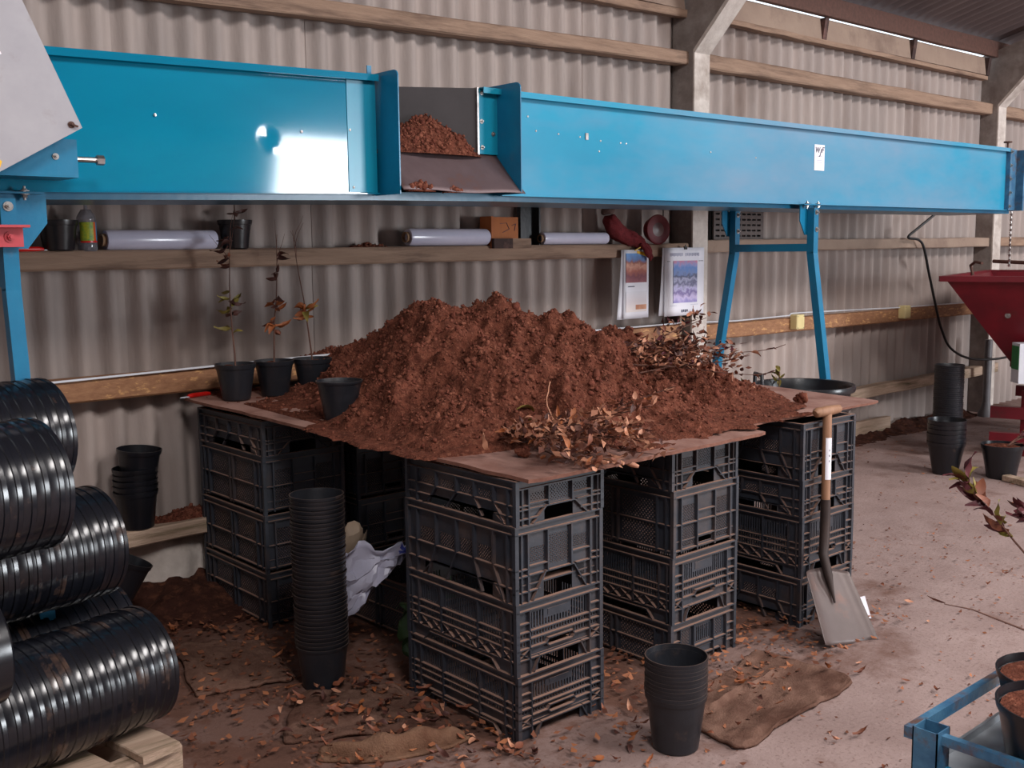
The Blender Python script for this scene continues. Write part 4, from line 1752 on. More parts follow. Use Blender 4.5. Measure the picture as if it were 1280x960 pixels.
# three potted saplings at the back of the bench
def sapling(loc, label, height, spots, keys, top, me, r, h, seed, lean=(0, 0)):
    random.seed(seed)
    t = filled_pot('potted_sapling', me, loc, label, r * .92, h, seed, 'sapling')
    st_ = [Vector((0, 0, h - .02))]
    d = Vector((lean[0], lean[1], 1)).normalized()
    n = 10
    for i in range(n):
        d = (d + Vector((random.uniform(-.07, .07), random.uniform(-.07, .07), .1))).normalized()
        st_.append(st_[-1] + d * (height / n))
    mb = MB()
    mb.tube(st_, [.0042 * (1 - .75 * i / n) for i in range(n + 1)], 6)
    stem = mb.build('stem', M['bark'], t, 60)
    tw = MB()
    for k in range(top):
        p, dd = on_path(st_, .78 + .2 * k / max(1, top))
        w = wander(p, dd + Vector((random.uniform(-.7, .7), random.uniform(-.3, .3), .5)), .14, 5, .2)
        tw.tube(w, [.0016, .0015, .0013, .001, .0009, .0007], 5)
    if top:
        tw.build('twig', M['bark'], stem, 60)
    for (t0, cnt, sz, ks) in spots:
        for c in range(cnt):
            p, dd = on_path(st_, min(1, max(.02, t0 + random.uniform(-.05, .05))))
            a = random.uniform(0, 2 * PI)
            put_leaf(t, p, (math.cos(a), math.sin(a), random.uniform(-.6, .5)), 1.3 * sz * random.uniform(.8, 1.2), ks)
    return t


sp = pot_mesh(.062, .088, .165, m='blackdull', rim=.022)
sapling((2.225, 4.40, zb(4.40) + BT), 'potted sapling with greenish brown leaves, leftmost of three on the bench beside the red-handled knife', .62,
        [(.26, 3, .85, 'E'), (.42, 7, 1.0, 'EC'), (.52, 4, .9, 'EC'), (.78, 4, 1.0, 'AC'), (.90, 4, .95, 'C'), (.97, 2, .8, 'C')], None, 3, sp, .088, .165, 41)
sapling((2.420, 4.40, zb(4.40) + BT), 'potted sapling with orange lower leaves, the middle of three on the bench', .60,
        [(.30, 8, .95, 'DA'), (.42, 6, .9, 'DA'), (.50, 3, .9, 'AC'), (.68, 4, .85, 'C'), (.84, 3, 1.0, 'C')], None, 2, sp, .088, .165, 42)
sapling((2.600, 4.36, zb(4.36) + BT), 'potted sapling with one tuft of golden leaves, nearest the compost heap', .62,
        [(.36, 9, 1.0, 'DE'), (.44, 4, .9, 'DC')], None, 3, sp, .088, .165, 43, lean=(-.02, 0))
# the small plant left on the shelf rail
sapling((2.355, 4.60, SHZ + .003), 'black pot with a few bare dark twigs on the shelf rail between the film rolls', .16,
        [(.35, 3, .8, 'C'), (.8, 3, .9, 'C')], None, 4, pot_mesh(.058, .076, .135, m='black', rim=.022), .076, .135, 44)
random.seed(99)

M['bundle_leaf'] = mat('bundle_leaf', (122, 72, 52), (84, 46, 36), rough=.65, scale=3, island=(176, 122, 94))
# two bundles of bare-root seedlings lying on the bench
def bundle(loc, axis, L, R, nstem, nleaf, label, keys, seed, spray=0, flat=.6, taper=.5):
    random.seed(seed)
    t = thing('seedling_bundle', label, 'seedlings', loc)
    ax = Vector(axis).normalized()
    sd_ = ax.cross(Vector((0, 0, 1))).normalized()
    up = sd_.cross(ax)
    stems = []
    for i in range(nstem):
        a, b = random.uniform(-1, 1), random.uniform(0, 1)
        p = sd_ * a * R * .55 + up * (b * R * flat * .9 + .012) - ax * L * .5
        e = ax + sd_ * a * .22 + up * random.uniform(-.02, .2)
        w = wander(p, e, L * random.uniform(.8, 1.15), 8, .07)
        for q in w:
            q.z = max(q.z, .006)
        stems.append(w)
        mb = MB()
        mb.tube(w, [.0038 - .0003 * k for k in range(9)], 5)
        mb.build('stem', M['bark'], t, 60)
    for i in range(nleaf):
        w = random.choice(stems)
        p, dd = on_path(w, random.random() ** .8)
        off = sd_ * random.uniform(-1, 1) * R + up * random.uniform(-.1, 1.0) * R * flat
        p = p.lerp(p + off, .55)
        p.z = max(p.z, .008)
        dv = dd * random.uniform(-.3, 1) + Vector((random.uniform(-1, 1), random.uniform(-1, 1), random.uniform(-.5, .9)))
        put_leaf(t, p, dv, random.uniform(.5, .9), keys)
    # the rest of the leaves, past the three hundred kept singly
    V_, F_ = [], []
    rr = np.random.default_rng(seed)
    for i in range(620):
        w = stems[rr.integers(len(stems))]
        p, dd = on_path(w, rr.random() ** .8)
        off = sd_ * rr.uniform(-1, 1) * R + up * rr.uniform(-.3, .8) * R * flat
        p = p.lerp(p + off, .6)
        p.z = max(p.z, .006)
        dv = (dd * rr.uniform(-.3, 1) + Vector((rr.uniform(-1, 1), rr.uniform(-1, 1), rr.uniform(-.5, .7)))).normalized()
        sv = dv.cross(Vector((rr.uniform(-.6, .6), rr.uniform(-.6, .6), 1))).normalized()
        nv = sv.cross(dv)
        L_, W_ = rr.uniform(.026, .046), rr.uniform(.008, .014)
        b_ = len(V_)
        V_ += [p, p + dv * L_ * .45 + sv * W_ + nv * .004, p + dv * L_ + nv * rr.uniform(-.01, .01), p + dv * L_ * .45 - sv * W_ + nv * .004]
        F_.append((b_, b_ + 1, b_ + 2, b_ + 3))
    tag(link('leaf_mass', np_mesh('leaf_mass', [tuple(q) for q in V_], F_, M['bundle_leaf']), t), kind='stuff')
    for i in range(spray):
        w = random.choice(stems)
        p, dd = on_path(w, random.uniform(.8, 1))
        tw = wander(p, dd + Vector((random.uniform(-.3, .5), random.uniform(-.4, .1), random.uniform(-.1, .35))), random.uniform(.12, .28), 6, .15)
        mb = MB()
        mb.tube(tw, [.0016] * 7, 5)
        mb.build('twig', M['bark'], t, 60)
        for k in range(3):
            q, dd2 = on_path(tw, random.uniform(.2, 1))
            put_leaf(t, q, dd2 + Vector((random.uniform(-.6, .6), random.uniform(-.6, .6), random.uniform(-.6, .4))), random.uniform(.6, .95), keys)
    return t


b1 = (2.545, 2.60, zb(2.62) + BT + .004)
bundle(b1, (-.10, -1, -.03), .54, .125, 14, 300, 'bundle of leafy russet seedlings lying on the bench edge, stalk ends hanging over it', 'AABBCCD', 51, 1, .42)
b2 = (3.56, 2.98, heap_top(3.56, 2.98) - .025)
bundle(b2, (.84, -.36, -.03), .48, .14, 12, 300, 'bundle of dark leafy seedlings propped on the right shoulder of the compost heap', 'ACCCABP', 52, 6, .7)
random.seed(5)
# pale bare stalk ends over the edge of the board
r0 = bpy.data.objects
for i in range(3):
    mb = MB()
    p = Vector((2.52 + .07 * i, 2.385, zb(2.4) + .02))
    w = wander(p + Vector((-.03, .08, .0)), (.15 + .2 * i, -1, -.05 - .25 * (i == 2)), .10, 4, .1)
    mb.tube(w, [.004, .006, .009, .011, .006], 7)
    tag(mb.build('fallen_stalk', M['leafB'], None, 60), ['pale stubby stalk poking over the bench edge, left of the bundle tip', 'pale stubby stalk poking over the bench edge, middle one at the bundle tip', 'pale stubby stalk drooping over the bench edge, right of the bundle tip'][i], 'stalk')
# single larger leaves on the heap
for (x, y, key, s_, lab) in ((2.70, 2.93, 'E', 1.5, 'large yellow-green leaf standing up in the heap above the near bundle'),
                             (2.63, 2.86, 'E', 1.0, 'small golden leaf on the heap beside the near bundle'),
                             (3.10, 3.0, 'B', 1.1, 'pale curled leaf on the lower front of the heap'),
                             (3.34, 2.92, 'B', 1.0, 'pale leaf on the heap below the dark bundle'),
                             (3.75, 2.92, 'B', 1.2, 'pinkish leaf at the right foot of the heap'),
                             (3.95, 2.85, 'B', 1.0, 'pale leaf on the right-hand board near the heap'),
                             (2.30, 2.72, 'B', 1.4, 'pinkish curled leaf on the left board edge'),
                             (2.40, 2.54, 'A', 1.3, 'brown leaf on the bare front corner of the left board')):
    o = put_leaf(None, (x, y, heap_top(x, y) + .012), (random.uniform(-1, 1), random.uniform(-1, .2), .25), s_, key, roll=random.uniform(-.4, .4))
    tag(o, lab, 'leaf')
mb = MB()
w = wander((2.60, 2.72, heap_top(2.60, 2.72) + .10), (.55, .75, .35), .30, 8, .16)
mb.tube(w, .0022, 5)
tag(mb.build('twig', M['leafB'], None, 60), 'thin pale bent twig sticking out of the near seedling bundle', 'twig')
mb = MB()
mb.tube(wander((2.95, 2.66, zb(2.7) + .04), (1, .02, -.02), .42, 9, .05), .004, 6)
tag(mb.build('twig', M['bark'], None, 60), 'long brown twig lying along the bench right of the near bundle', 'twig')

# red-handled knife on the bench and another on the shelf
def knife(loc, rz, label):
    t = thing('knife', label, 'knife', loc, rz)
    mb = MB()
    mb.tube([(0, 0, .009), (.02, 0, .011), (.10, 0, .011), (.12, 0, .009)], [.008, .011, .010, .008], 10)
    mb.build('handle', M['redplastic'], t, 50)
    mb = MB()
    mb.prism([(-.045, -.003, .005), (0, -.009, .005), (0, .009, .005), (-.03, .008, .005)], (0, 0, .004))
    mb.build('blade', M['white'], t)


knife((2.075, 4.575, zb(4.56) + BT), .20, 'red-handled knife with a pale tip on the bench left of the potted saplings')
knife((1.485, 4.585, SHZ), PI + .1, 'red-handled knife on the shelf rail at the left, before the black pot')

# ------------------------------------------------------------------ things on the shelf rail
def film_roll(x0, x1, y, r, z, label, rz=0.0):
    t = thing('film_roll', label, 'film roll', ((x0 + x1) / 2, y, z + r), rz)
    L = (x1 - x0) / 2
    RY = Matrix.Rotation(PI / 2, 3, 'Y')
    mb = MB()
    mb.lathe([(r * .55, -L + .012), (r * .93, -L + .012), (r, -L + .03), (r, L - .008), (r * .9, L), (r * .5, L)], 28, (0, 0, 0), RY)
    mb.build('film', M['film'], t, 40)
    mb = MB()
    mb.lathe([(r * .62, -L - .006), (r * .62, -L + .02)], 24, (0, 0, 0), RY)
    mb.f = [q for q in mb.f if len(q) == 4]
    mb.lathe([(r * .62, -L - .006), (r * .50, -L - .006), (r * .50, L), (r * .01, L)], 24, (0, 0, 0), RY)
    mb.f = [q for q in mb.f if len(q) == 4]
    mb.build('core', M['card'], t, 40)


film_roll(1.735, 2.25, 4.60, .044, SHZ + .003, 'thick roll of clear film on the shelf rail, leftmost of the three', 0)
film_roll(3.33, 3.885, 4.60, .046, SHZ + .012, 'thick roll of clear film on the shelf rail left of the orange wooden box', 0)
film_roll(4.30, 4.855, 4.60, .036, SHZ + .014, 'thinner bluish roll of film on the shelf rail between the wooden box and red glove', 0)

t = thing('bottle', 'clear plastic bottle with a bright yellow and orange label on the shelf rail', 'bottle', (1.672, 4.60, SHZ))
mb = MB()
mb.lathe([(0, .0), (.036, 0), (.040, .008), (.040, .035), (.038, .04), (.038, .125), (.040, .13), (.038, .145), (.02, .175), (.0, .176)], 24)
mb.build('body', M['clear'], t, 40)
for nm, a0, a1, mm in (('label', 3.6, 5.1, 'label_yellow'), ('label_band', 5.1, 5.45, 'label_orange'), ('label_back', 5.45, 6.3, 'label_blue')):
    mb = MB()
    mb.grid(lambda u, v: (.0392 * math.cos(a0 + (a1 - a0) * u), .0392 * math.sin(a0 + (a1 - a0) * u), .042 + .08 * v), 8, 1)
    mb.build(nm, M[mm], t, 60)
mb = MB()
mb.grid(lambda u, v: (.0395 * math.cos(3.6 + 2.7 * u), .0395 * math.sin(3.6 + 2.7 * u), .036 + .008 * v), 12, 1)
mb.build('red_band', M['redplastic'], t, 60)
mb = MB()
mb.tube([(0, 0, .17), (.0, 0, .29)], .008, 10)
mb.build('neck_tube', M['clear'], t, 60)

# open plywood box, dark post behind, on the shelf rail
t = thing('wooden_box', 'orange plywood box with a dark low front standing on the shelf rail', 'box', (4.03, 4.60, SHZ - .005))
mb = MB()
mb.box(-.14, -.128, -.04, .06, 0, .178)
mb.build('side', M['plyorange'], t)
mb = MB()
mb.box(-.128, .14, .05, .062, 0, .178)
mb.build('back', M['plyorange'], t)
mb = MB()
mb.box(-.14, .0, -.062, -.04, 0, .055)
mb.build('front_strip', M['darkwood'], t)
mb = MB()
mb.box(.0, .14, -.062, -.04, 0, .055)
mb.build('front_block', M['timber'], t)
mb = MB()
for a, b in (((-.02, .14), (.03, .145)), ((.03, .145), (.05, .11)), ((.05, .11), (.0, .09)), ((.07, .13), (.10, .14)), ((.10, .14), (.09, .10))):
    mb.bar((a[0] + .02, .049, a[1]), (b[0] + .02, .049, b[1]), .002, .004, (0, 1, 0))
mb.build('scribble', M['ink'], t)
mb = MB()
mb.box(4.195, 4.305, 4.655, 4.685, SHZ - .002, 1.95)
mb.box(4.30, 4.312, 4.61, 4.69, SHZ - .002, 1.96)
tag(mb.build('dark_batten', M['blackdull'], None), 'tall dark batten standing on the shelf rail behind the orange box', 'batten')

# red knitted glove slumped over the rail
t = thing('glove', 'dark red knitted glove slumped over the shelf rail above the narrow calendar', 'glove', (5.02, 4.585, SHZ + .02))
t.scale = (1.15, 1.15, 1.15)
pts = [(-.115, .02, .155), (-.10, .015, .10), (-.06, .01, .06), (.0, -.01, .03), (.06, -.035, .012), (.10, -.055, -.02)]
mb = MB()
for (w_, pts_) in ((.042, pts),):
    mb.tube(pts_, [.036, .050, .052, .044, .036, .022], 14)
for k, (dx, dy, L_) in enumerate(((.11, -.07, .075), (.135, -.055, .06), (.085, -.075, .06), (.15, -.04, .04))):
    mb.tube([(dx - .04, dy + .02, .0), (dx, dy, -.025), (dx + .015, dy - .004, -.03 - L_)], [.018, .015, .010], 8)
mb.tube([(-.05, 0, .05), (.0, -.04, .06), (.04, -.055, .03)], [.024, .018, .012], 8)
g = mb.build('hand', M['glove'], t, 70)
mb = MB()
mb.tube([(-.125, .022, .195), (-.115, .02, .15)], [.040, .038], 14)
mb.build('cuff', M['cuff'], t, 60)
for ob in t.children:
    tx = bpy.data.textures.get('cloth') or bpy.data.textures.new('cloth', 'CLOUDS')
    tx.noise_scale = .03
    dm = ob.modifiers.new('sub', 'SUBSURF')
    dm.levels = dm.render_levels = 2
    dd = ob.modifiers.new('crumple', 'DISPLACE')
    dd.texture = tx
    dd.strength = .02
    dd.mid_level = .5

# round red reflector lamp
t = thing('reflector_lamp', 'round dusty red lamp leaning on the shelf rail beside the concrete post', 'lamp', (5.30, 4.57, SHZ + .105), -.2)
RXm = Matrix.Rotation(PI / 2, 3, 'X')
mb = MB()
mb.lathe([(.06, -.05), (.075, -.045), (.092, 0), (.097, .012), (.092, .02), (.082, .016)], 36, (0, 0, 0), RXm)
mb.build('housing', M['redpaint'], t, 40)
mb = MB()
mb.lathe([(0, .020), (.04, .017), (.07, .010), (.084, .012)][::-1], 36, (0, 0, 0), RXm)
mb.build('lens', M['lens'], t, 50)
mb = MB()
mb.tube([(.075, .03, .08), (.09, .05, .16), (.085, .06, .3)], .004, 6)
mb.build('lead', M['cable'], t, 60)

# slotted plastic tray leaning on the rail behind the far leg
t = thing('slotted_tray', 'grey-brown slotted plastic tray standing on the shelf rail behind the blue hanger plate', 'tray', (6.28, 4.66, SHZ + .04))
mb = MB()
Fv = (lambda a, v, d: Vector((a, -d, v)))
hol = []
for k in range(6):
    hol += [(-.27 + .06 * j, -.225 + .06 * j, .02 + .038 * k, .033 + .038 * k) for j in range(9)]
panel(mb, Fv, -.29, .29, 0, .26, hol, 0, .012)
mb.build('face', M['vent'], t)
mb = MB()
mb.box(-.29, .29, -.002, .02, -.002, .255)
mb.xf(Matrix.Translation((0, .012, 0)))
mb.build('back', M['blackdull'], t)

# ------------------------------------------------------------------ wall calendars
def pic_material(name, stops, rough=.5, nscale=18, amt=.25, c=(255, 255, 255), vert=True, h=1.0, z0=0.0):
    """printed picture: horizontal colour bands broken up by noise"""
    m = bpy.data.materials.new(name)
    m.use_nodes = True
    nt = m.node_tree
    N, L = nt.nodes, nt.links
    tc = N.new('ShaderNodeTexCoord')
    sx = N.new('ShaderNodeSeparateXYZ')
    L.new(tc.outputs['Generated'], sx.inputs[0])
    nz = N.new('ShaderNodeTexNoise')
    nz.inputs['Scale'].default_value = nscale
    nz.inputs['Detail'].default_value = 6
    L.new(tc.outputs['Object'], nz.inputs['Vector'])
    ma = N.new('ShaderNodeMath')
    ma.operation = 'MULTIPLY_ADD'
    L.new(nz.outputs['Fac'], ma.inputs[0])
    ma.inputs[1].default_value = amt
    L.new(sx.outputs['Z'], ma.inputs[2])
    su = N.new('ShaderNodeMath')
    su.operation = 'SUBTRACT'
    L.new(ma.outputs[0], su.inputs[0])
    su.inputs[1].default_value = amt / 2
    cr = N.new('ShaderNodeValToRGB')
    el = cr.color_ramp.elements
    while len(el) > 1:
        el.remove(el[-1])
    el[0].position, el[0].color = stops[0][0], lin(stops[0][1])
    for p_, c_ in stops[1:]:
        e = el.new(p_)
        e.color = lin(c_)
    L.new(su.outputs[0], cr.inputs[0])
    L.new(cr.outputs[0], N['Principled BSDF'].inputs['Base Color'])
    N['Principled BSDF'].inputs['Roughness'].default_value = rough
    return m


snow = pic_material('snow_print', [(0, (150, 140, 200)), (.12, (204, 190, 226)), (.24, (120, 104, 160)), (.34, (190, 184, 220)), (.46, (98, 98, 128)), (.55, (176, 176, 206)), (.62, (84, 88, 116)), (.70, (120, 140, 190)), (.82, (96, 136, 200)), (.92, (150, 150, 200)), (1, (196, 130, 160))], nscale=30, amt=.34)
lane = pic_material('lane_print', [(0, (150, 84, 92)), (.2, (124, 62, 74)), (.4, (170, 92, 76)), (.55, (206, 150, 128)), (.66, (150, 84, 70)), (.78, (96, 120, 170)), (1, (96, 150, 210))], nscale=26, amt=.4)
pale = pic_material('date_print', [(0, (226, 214, 210)), (.5, (214, 204, 208)), (1, (224, 222, 230))], nscale=20, amt=.2)


def flat(parent, name, x0, x1, z0, z1, y, m, th=.0008):
    mb = MB()
    mb.box(x0, x1, y - th, y, z0, z1)
    return mb.build(name, m, parent)


def curved_page(parent, name, w, h, bow, kick, m, th=.0012, skew=0.0):
    mb = MB()
    mb.grid(lambda u, v: ((u - .5) * w + skew * (1 - v), -bow * math.sin(PI * v) * .3 - kick * (1 - v) ** 2 - .004 * math.sin(u * PI), -h * (1 - v)), 6, 10)
    o = mb.build(name, m, parent, 60)
    md = o.modifiers.new('thickness', 'SOLIDIFY')
    md.thickness = th
    return o


# narrow calendar hanging from the rail on a yellow cord
t = thing('calendar', 'narrow wall calendar with an autumn lane picture hanging from the rail beneath the red glove', 'calendar', (5.065, 4.535, 1.590))
curved_page(t, 'page', .235, .43, .0, .0, M['paper'])
curved_page(t, 'back_page', .235, .435, .0, -.012, M['paper'], skew=-.03).location = (-.012, .006, .0)
flat(t, 'picture', -.10, .095, -.205, -.022, -.0046, lane)
flat(t, 'date_panel', -.10, .095, -.39, -.26, -.0046, pale)
flat(t, 'red_print', -.01, .09, -.375, -.345, -.0056, M['leafB'])
flat(t, 'heading', -.08, -.02, -.232, -.226, -.0046, M['ink'])
mb = MB()
mb.prism([(.0, -.0056, -.022), (.10, -.0056, -.045), (.075, -.0056, -.018), (.0, -.0056, -.005)], (0, -.0006, 0))
mb.build('corner_flash', M['yellow'], t)
mb = MB()
mb.bar((-.02, -.006, -.004), (.05, -.02, .028), .006, .006)
mb.build('hanging_cord', M['yellow'], t)
# broad calendar hung on the post
t = thing('calendar', 'broad wall calendar with a snowy landscape picture hung on the concrete post', 'calendar', (5.535, 4.53, 1.600))
curved_page(t, 'page', .405, .445, .0, .0, M['paper'])
curved_page(t, 'back_page', .405, .44, .0, -.014, M['paper'], skew=-.02).location = (-.012, .007, .0)
flat(t, 'picture', -.12, .125, -.36, -.085, -.0050, snow)
for (a, b, z, hh, mm) in ((-.15, -.02, -.045, .022, 'paleink'), (.0, .15, -.045, .022, 'paleink'), (-.18, -.15, -.088, .004, 'ink'), (.14, .19, -.088, .004, 'ink'), (-.15, -.08, -.378, .003, 'paleink'), (.06, .14, -.376, .003, 'paleink'), (-.035, .035, -.415, .018, 'ink')):
    n = max(2, int((b - a) / .016))
    for k in range(n):
        wk = (b - a) / n
        flat(t, 'print_mark', a + wk * k, a + wk * (k + .72), z - hh / 2 * (1 - .3 * (k % 2)), z + hh / 2, -.0046, M[mm], .0005)
mb = MB()
mb.box(-.012, .012, -.012, .002, -.012, .008)
mb.tube([(0, -.006, .006), (0, -.006, .02)], .004, 6)
mb.build('clip', M['cable'], t)
# thin slat standing against the post
plank_o = plank('slat', M['palewood'], (5.605, 4.62, .60), (5.605, 4.62, 1.16), .02, .012, up=(0, 1, 0), n=6, rough=.001)
tag(plank_o, 'thin pale wooden slat standing against the concrete post under the broad calendar', 'slat')

# cream electrical boxes on the strand board, and the loose cable
def junction(x, z, label):
    t = thing('junction_box', label, 'junction box', (x, 4.585, z))
    mb = MB()
    mb.box(-.05, .05, -.035, .03, -.055, .055)
    o = mb.build('case', M['cream'], t)
    bv = o.modifiers.new('bevel', 'BEVEL')
    bv.width = .006
    mb = MB()
    for (a, b) in ((-.038, .043), (.038, .043), (-.038, -.043), (.038, -.043)):
        mb.tube([(a, -.035, b), (a, -.037, b)], .004, 8)
    mb.build('screw', M['steel'], t)


junction(6.93, 1.035, 'cream junction box on the strand board beside the near blue trestle leg')
junction(8.53, 1.035, 'cream junction box on the strand board nearer the red hopper')
mb = MB()
mb.tube([(-2.5, 4.60, 1.055), (1.5, 4.60, 1.067), (2.3, 4.60, 1.08), (3.5, 4.60, 1.094), (5.6, 4.605, 1.096), (6.2, 4.60, 1.08), (6.85, 4.60, 1.086), (6.87, 4.60, 1.10), (7.0, 4.60, 1.10), (8.4, 4.60, 1.075), (9.9, 4.60, 1.065)], .0055, 6)
tag(mb.build('conduit', M['white'], None, 60), 'thin white cable clipped along the top of the strand board rail', 'cable')
mb = MB()
cp = [(8.75, 4.40, 1.90), (8.55, 4.50, 1.74), (8.43, 4.52, 1.665), (8.62, 4.53, 1.645), (8.70, 4.52, 1.58), (8.85, 4.54, 1.35), (9.04, 4.55, 1.01), (9.10, 4.53, .85), (9.22, 4.5, .68), (9.5, 4.45, .57), (9.85, 4.35, .55), (10.2, 4.3, .58)]
cu = []
for i in range(len(cp) - 1):
    p0, p1, p2, p3 = (Vector(cp[max(0, min(len(cp) - 1, i + k))]) for k in (-1, 0, 1, 2))
    for s_ in range(5):
        u = s_ / 5
        cu.append(.5 * ((2 * p1) + (p2 - p0) * u + (2 * p0 - 5 * p1 + 4 * p2 - p3) * u * u + (3 * p1 - p0 - 3 * p2 + p3) * u ** 3))
cu.append(Vector(cp[-1]))
mb.tube(cu, .011, 8)
tag(mb.build('hanging_cable', M['cable'], None, 60), 'black cable looping from the conveyor over the rail towards the red hopper', 'cable')
t = thing('downpipe', 'thin grey pipe with a flared foot standing in front of the far post', 'pipe', (9.86, 4.45, 0))
mb = MB()
mb.tube([(0, 0, 0), (0, 0, .72)], .035, 14)
mb.build('tube', M['pipe'], t, 50)
mb = MB()
mb.lathe([(.075, 0), (.07, .04), (.045, .09), (.036, .13)], 18)
mb.build('foot', M['pipe'], t, 50)

# ------------------------------------------------------------------ red hopper machine
ha = math.radians(-74)
hx = Vector((math.cos(ha), math.sin(ha), 0))        # along the near rim
hy = Vector((math.cos(ha + PI / 2), math.sin(ha + PI / 2), 0))   # away from us
hop = thing('hopper', 'dark red steel feed hopper with a flared tapering bin at the right edge', 'hopper', (7.655, 3.80, 0))
HL, HWd, HZ, HB = 1.75, 2.1, 1.350, .50
O = Vector((0, 0, 0))


def hp(a, b, z):
    return hx * a + hy * b + Vector((0, 0, z))


def quad_sheet(mb, pts, th):
    p = [Vector(q) for q in pts]
    n = (p[1] - p[0]).cross(p[3] - p[0]).normalized() * th
    mb.hexa([*p, *[q + n for q in p]])


mb = MB()
quad_sheet(mb, [hp(0, 0, HZ), hp(HL, 0, HZ), hp(HL - .68, .48, HB - .15), hp(.68, .48, HB - .15)], .005)
front_w = mb.build('bin_front', M['redpaint'], hop)
mb = MB()
quad_sheet(mb, [hp(0, 0, HZ), hp(.68, .48, HB - .15), hp(.68, HWd - .48, HB - .15), hp(0, HWd, HZ)], .005)
mb.build('bin_side', M['redpaint'], hop)
mb = MB()
quad_sheet(mb, [hp(0, HWd, HZ), hp(.68, HWd - .48, HB - .15), hp(HL - .68, HWd - .48, HB - .15), hp(HL, HWd, HZ)], .005)
mb.build('bin_back', M['redpaint'], hop)
mb = MB()
quad_sheet(mb, [hp(HL, 0, HZ), hp(HL, HWd, HZ), hp(HL - .68, HWd - .48, HB - .15), hp(HL - .68, .48, HB - .15)], .005)
mb.build('bin_side', M['redpaint'], hop)
mb = MB()
for a, b in ((hp(-.03, -.02, HZ), hp(HL + .03, -.02, HZ)), (hp(-.02, 0, HZ), hp(-.02, HWd, HZ)), (hp(-.03, HWd + .02, HZ), hp(HL + .03, HWd + .02, HZ)), (hp(HL + .02, 0, HZ), hp(HL + .02, HWd, HZ))):
    mb.bar(a, b, .05, .04)
mb.build('rim', M['redpaint'], hop)
for (a, z) in ((.42, 1.08), (.60, .76), (.95, 1.05), (1.0, .8)):
    f = (HZ - z) / (HZ - HB + .15)
    mb = MB()
    bolt(mb, hp(a, .48 * f - .004, z), -hy, .012, .012)
    mb.build('bolt', M['steel'], front_w)
for (a, b) in ((.55, .40), (.55, HWd - .40), (HL - .55, .40), (HL - .55, HWd - .40)):
    mb = MB()
    mb.bar(hp(a, b, 0), hp(a, b, HB), .07, .07)
    mb.build('leg', M['redpaint'], hop)
for (b_, z) in ((.36, .33), (.36, .13), (HWd - .36, .33)):
    mb = MB()
    mb.bar(hp(.30, b_, z), hp(HL, b_, z), .06, .09)
    mb.build('base_beam', M['redpaint'], hop)
mb = MB()
mb.box(-.1, .1, -.1, .1, 0, .2)
mb.xf(Matrix.Translation(hp(.85, .45, .13)) @ Matrix.Rotation(ha, 4, 'Z'))
mb.build('motor', M['rust'], hop)
mb = MB()
mb.tube([hp(.05, HWd * .9, HZ + .10), hp(.9, HWd * .62, HZ + .07), hp(1.5, HWd * .4, HZ + .05)], .016, 8)
mb.build('rod', M['rust'], hop, 60)
mb = MB()
mb.tube([hp(.02, HWd * .5, HZ), hp(.0, HWd * .5, HZ + .08), hp(.05, HWd * .45, HZ + .11), hp(.12, HWd * .4, HZ + .10)], .012, 8)
mb.build('hook', M['rust'], hop, 60)
# control box
cb = link('control_box', None, hop, hp(.575, .10, .735), (0, 0, ha + .5))
for nm, b, mm in (('case', (-.09, .20, -.06, .08, -.14, .15), 'white'), ('green_side', (-.094, -.09, -.05, .07, -.04, .13), 'greenplastic'), ('red_button', (-.03, .10, -.072, -.06, -.10, .02), 'redplastic'), ('black_switch', (-.02, .10, -.068, -.06, -.14, -.105), 'cable')):
    mb = MB()
    mb.box(*b)
    mb.build(nm, M[mm], cb)
mb = MB()
mb.lathe([(.058, 0), (.055, .02), (.03, .03), (0, .03)], 20, (.04, -.06, .085), Matrix.Rotation(PI / 2, 3, 'X'))
mb.build('blue_knob', M['blueplastic'], cb, 40)
mb = MB()
mb.box(-.03, .06, .08, .26, -.05, .05)
mb.build('mounting_arm', M['redpaint'], cb)
# chain hanging from the conveyor end over the hopper
mb = MB()
for i in range(22):
    z = 1.845 - .019 * i
    mb.tube([(8.22, 3.585, z), (8.222 + .004 * (i % 2), 3.585, z - .014)], .006 + .003 * (i % 2), 6)
tag(mb.build('chain', M['steel'], None, 60), 'thin steel chain hanging from the far end of the conveyor', 'chain')

# ------------------------------------------------------------------ floor-standing things
# black tub behind the right end of the bench
t = thing('tub', 'big black ribbed plastic tub standing behind the right end of the bench', 'tub', (4.895, 3.19, 0))
t.scale = (.93, .93, 1.05)
mb = MB()
pr = [(0, .004), (.20, .0), (.205, .01), (.245, .52)]
for k in range(3):
    z = .56 + k * .07
    pr += [(.252, z), (.268, z + .012), (.268, z + .038), (.252, z + .05)]
pr += [(.262, .79), (.285, .80), (.290, .815), (.285, .83), (.268, .828), (.255, .79), (.20, .02), (0, .02)]
mb.lathe(pr, 48)
mb.build('body', M['black'], t, 40)
for a in (2.55,):
    c_ = Vector((.27 * math.cos(a), .27 * math.sin(a), .825))
    s_ = Vector((-math.sin(a), math.cos(a), 0))
    mb = MB()
    mb.tube([c_ - s_ * .06, c_ - s_ * .055 + Vector((0, 0, .06)), c_ + s_ * .055 + Vector((0, 0, .06)), c_ + s_ * .06], .011, 8)
    mb.build('handle', M['blackdull'], t, 60)
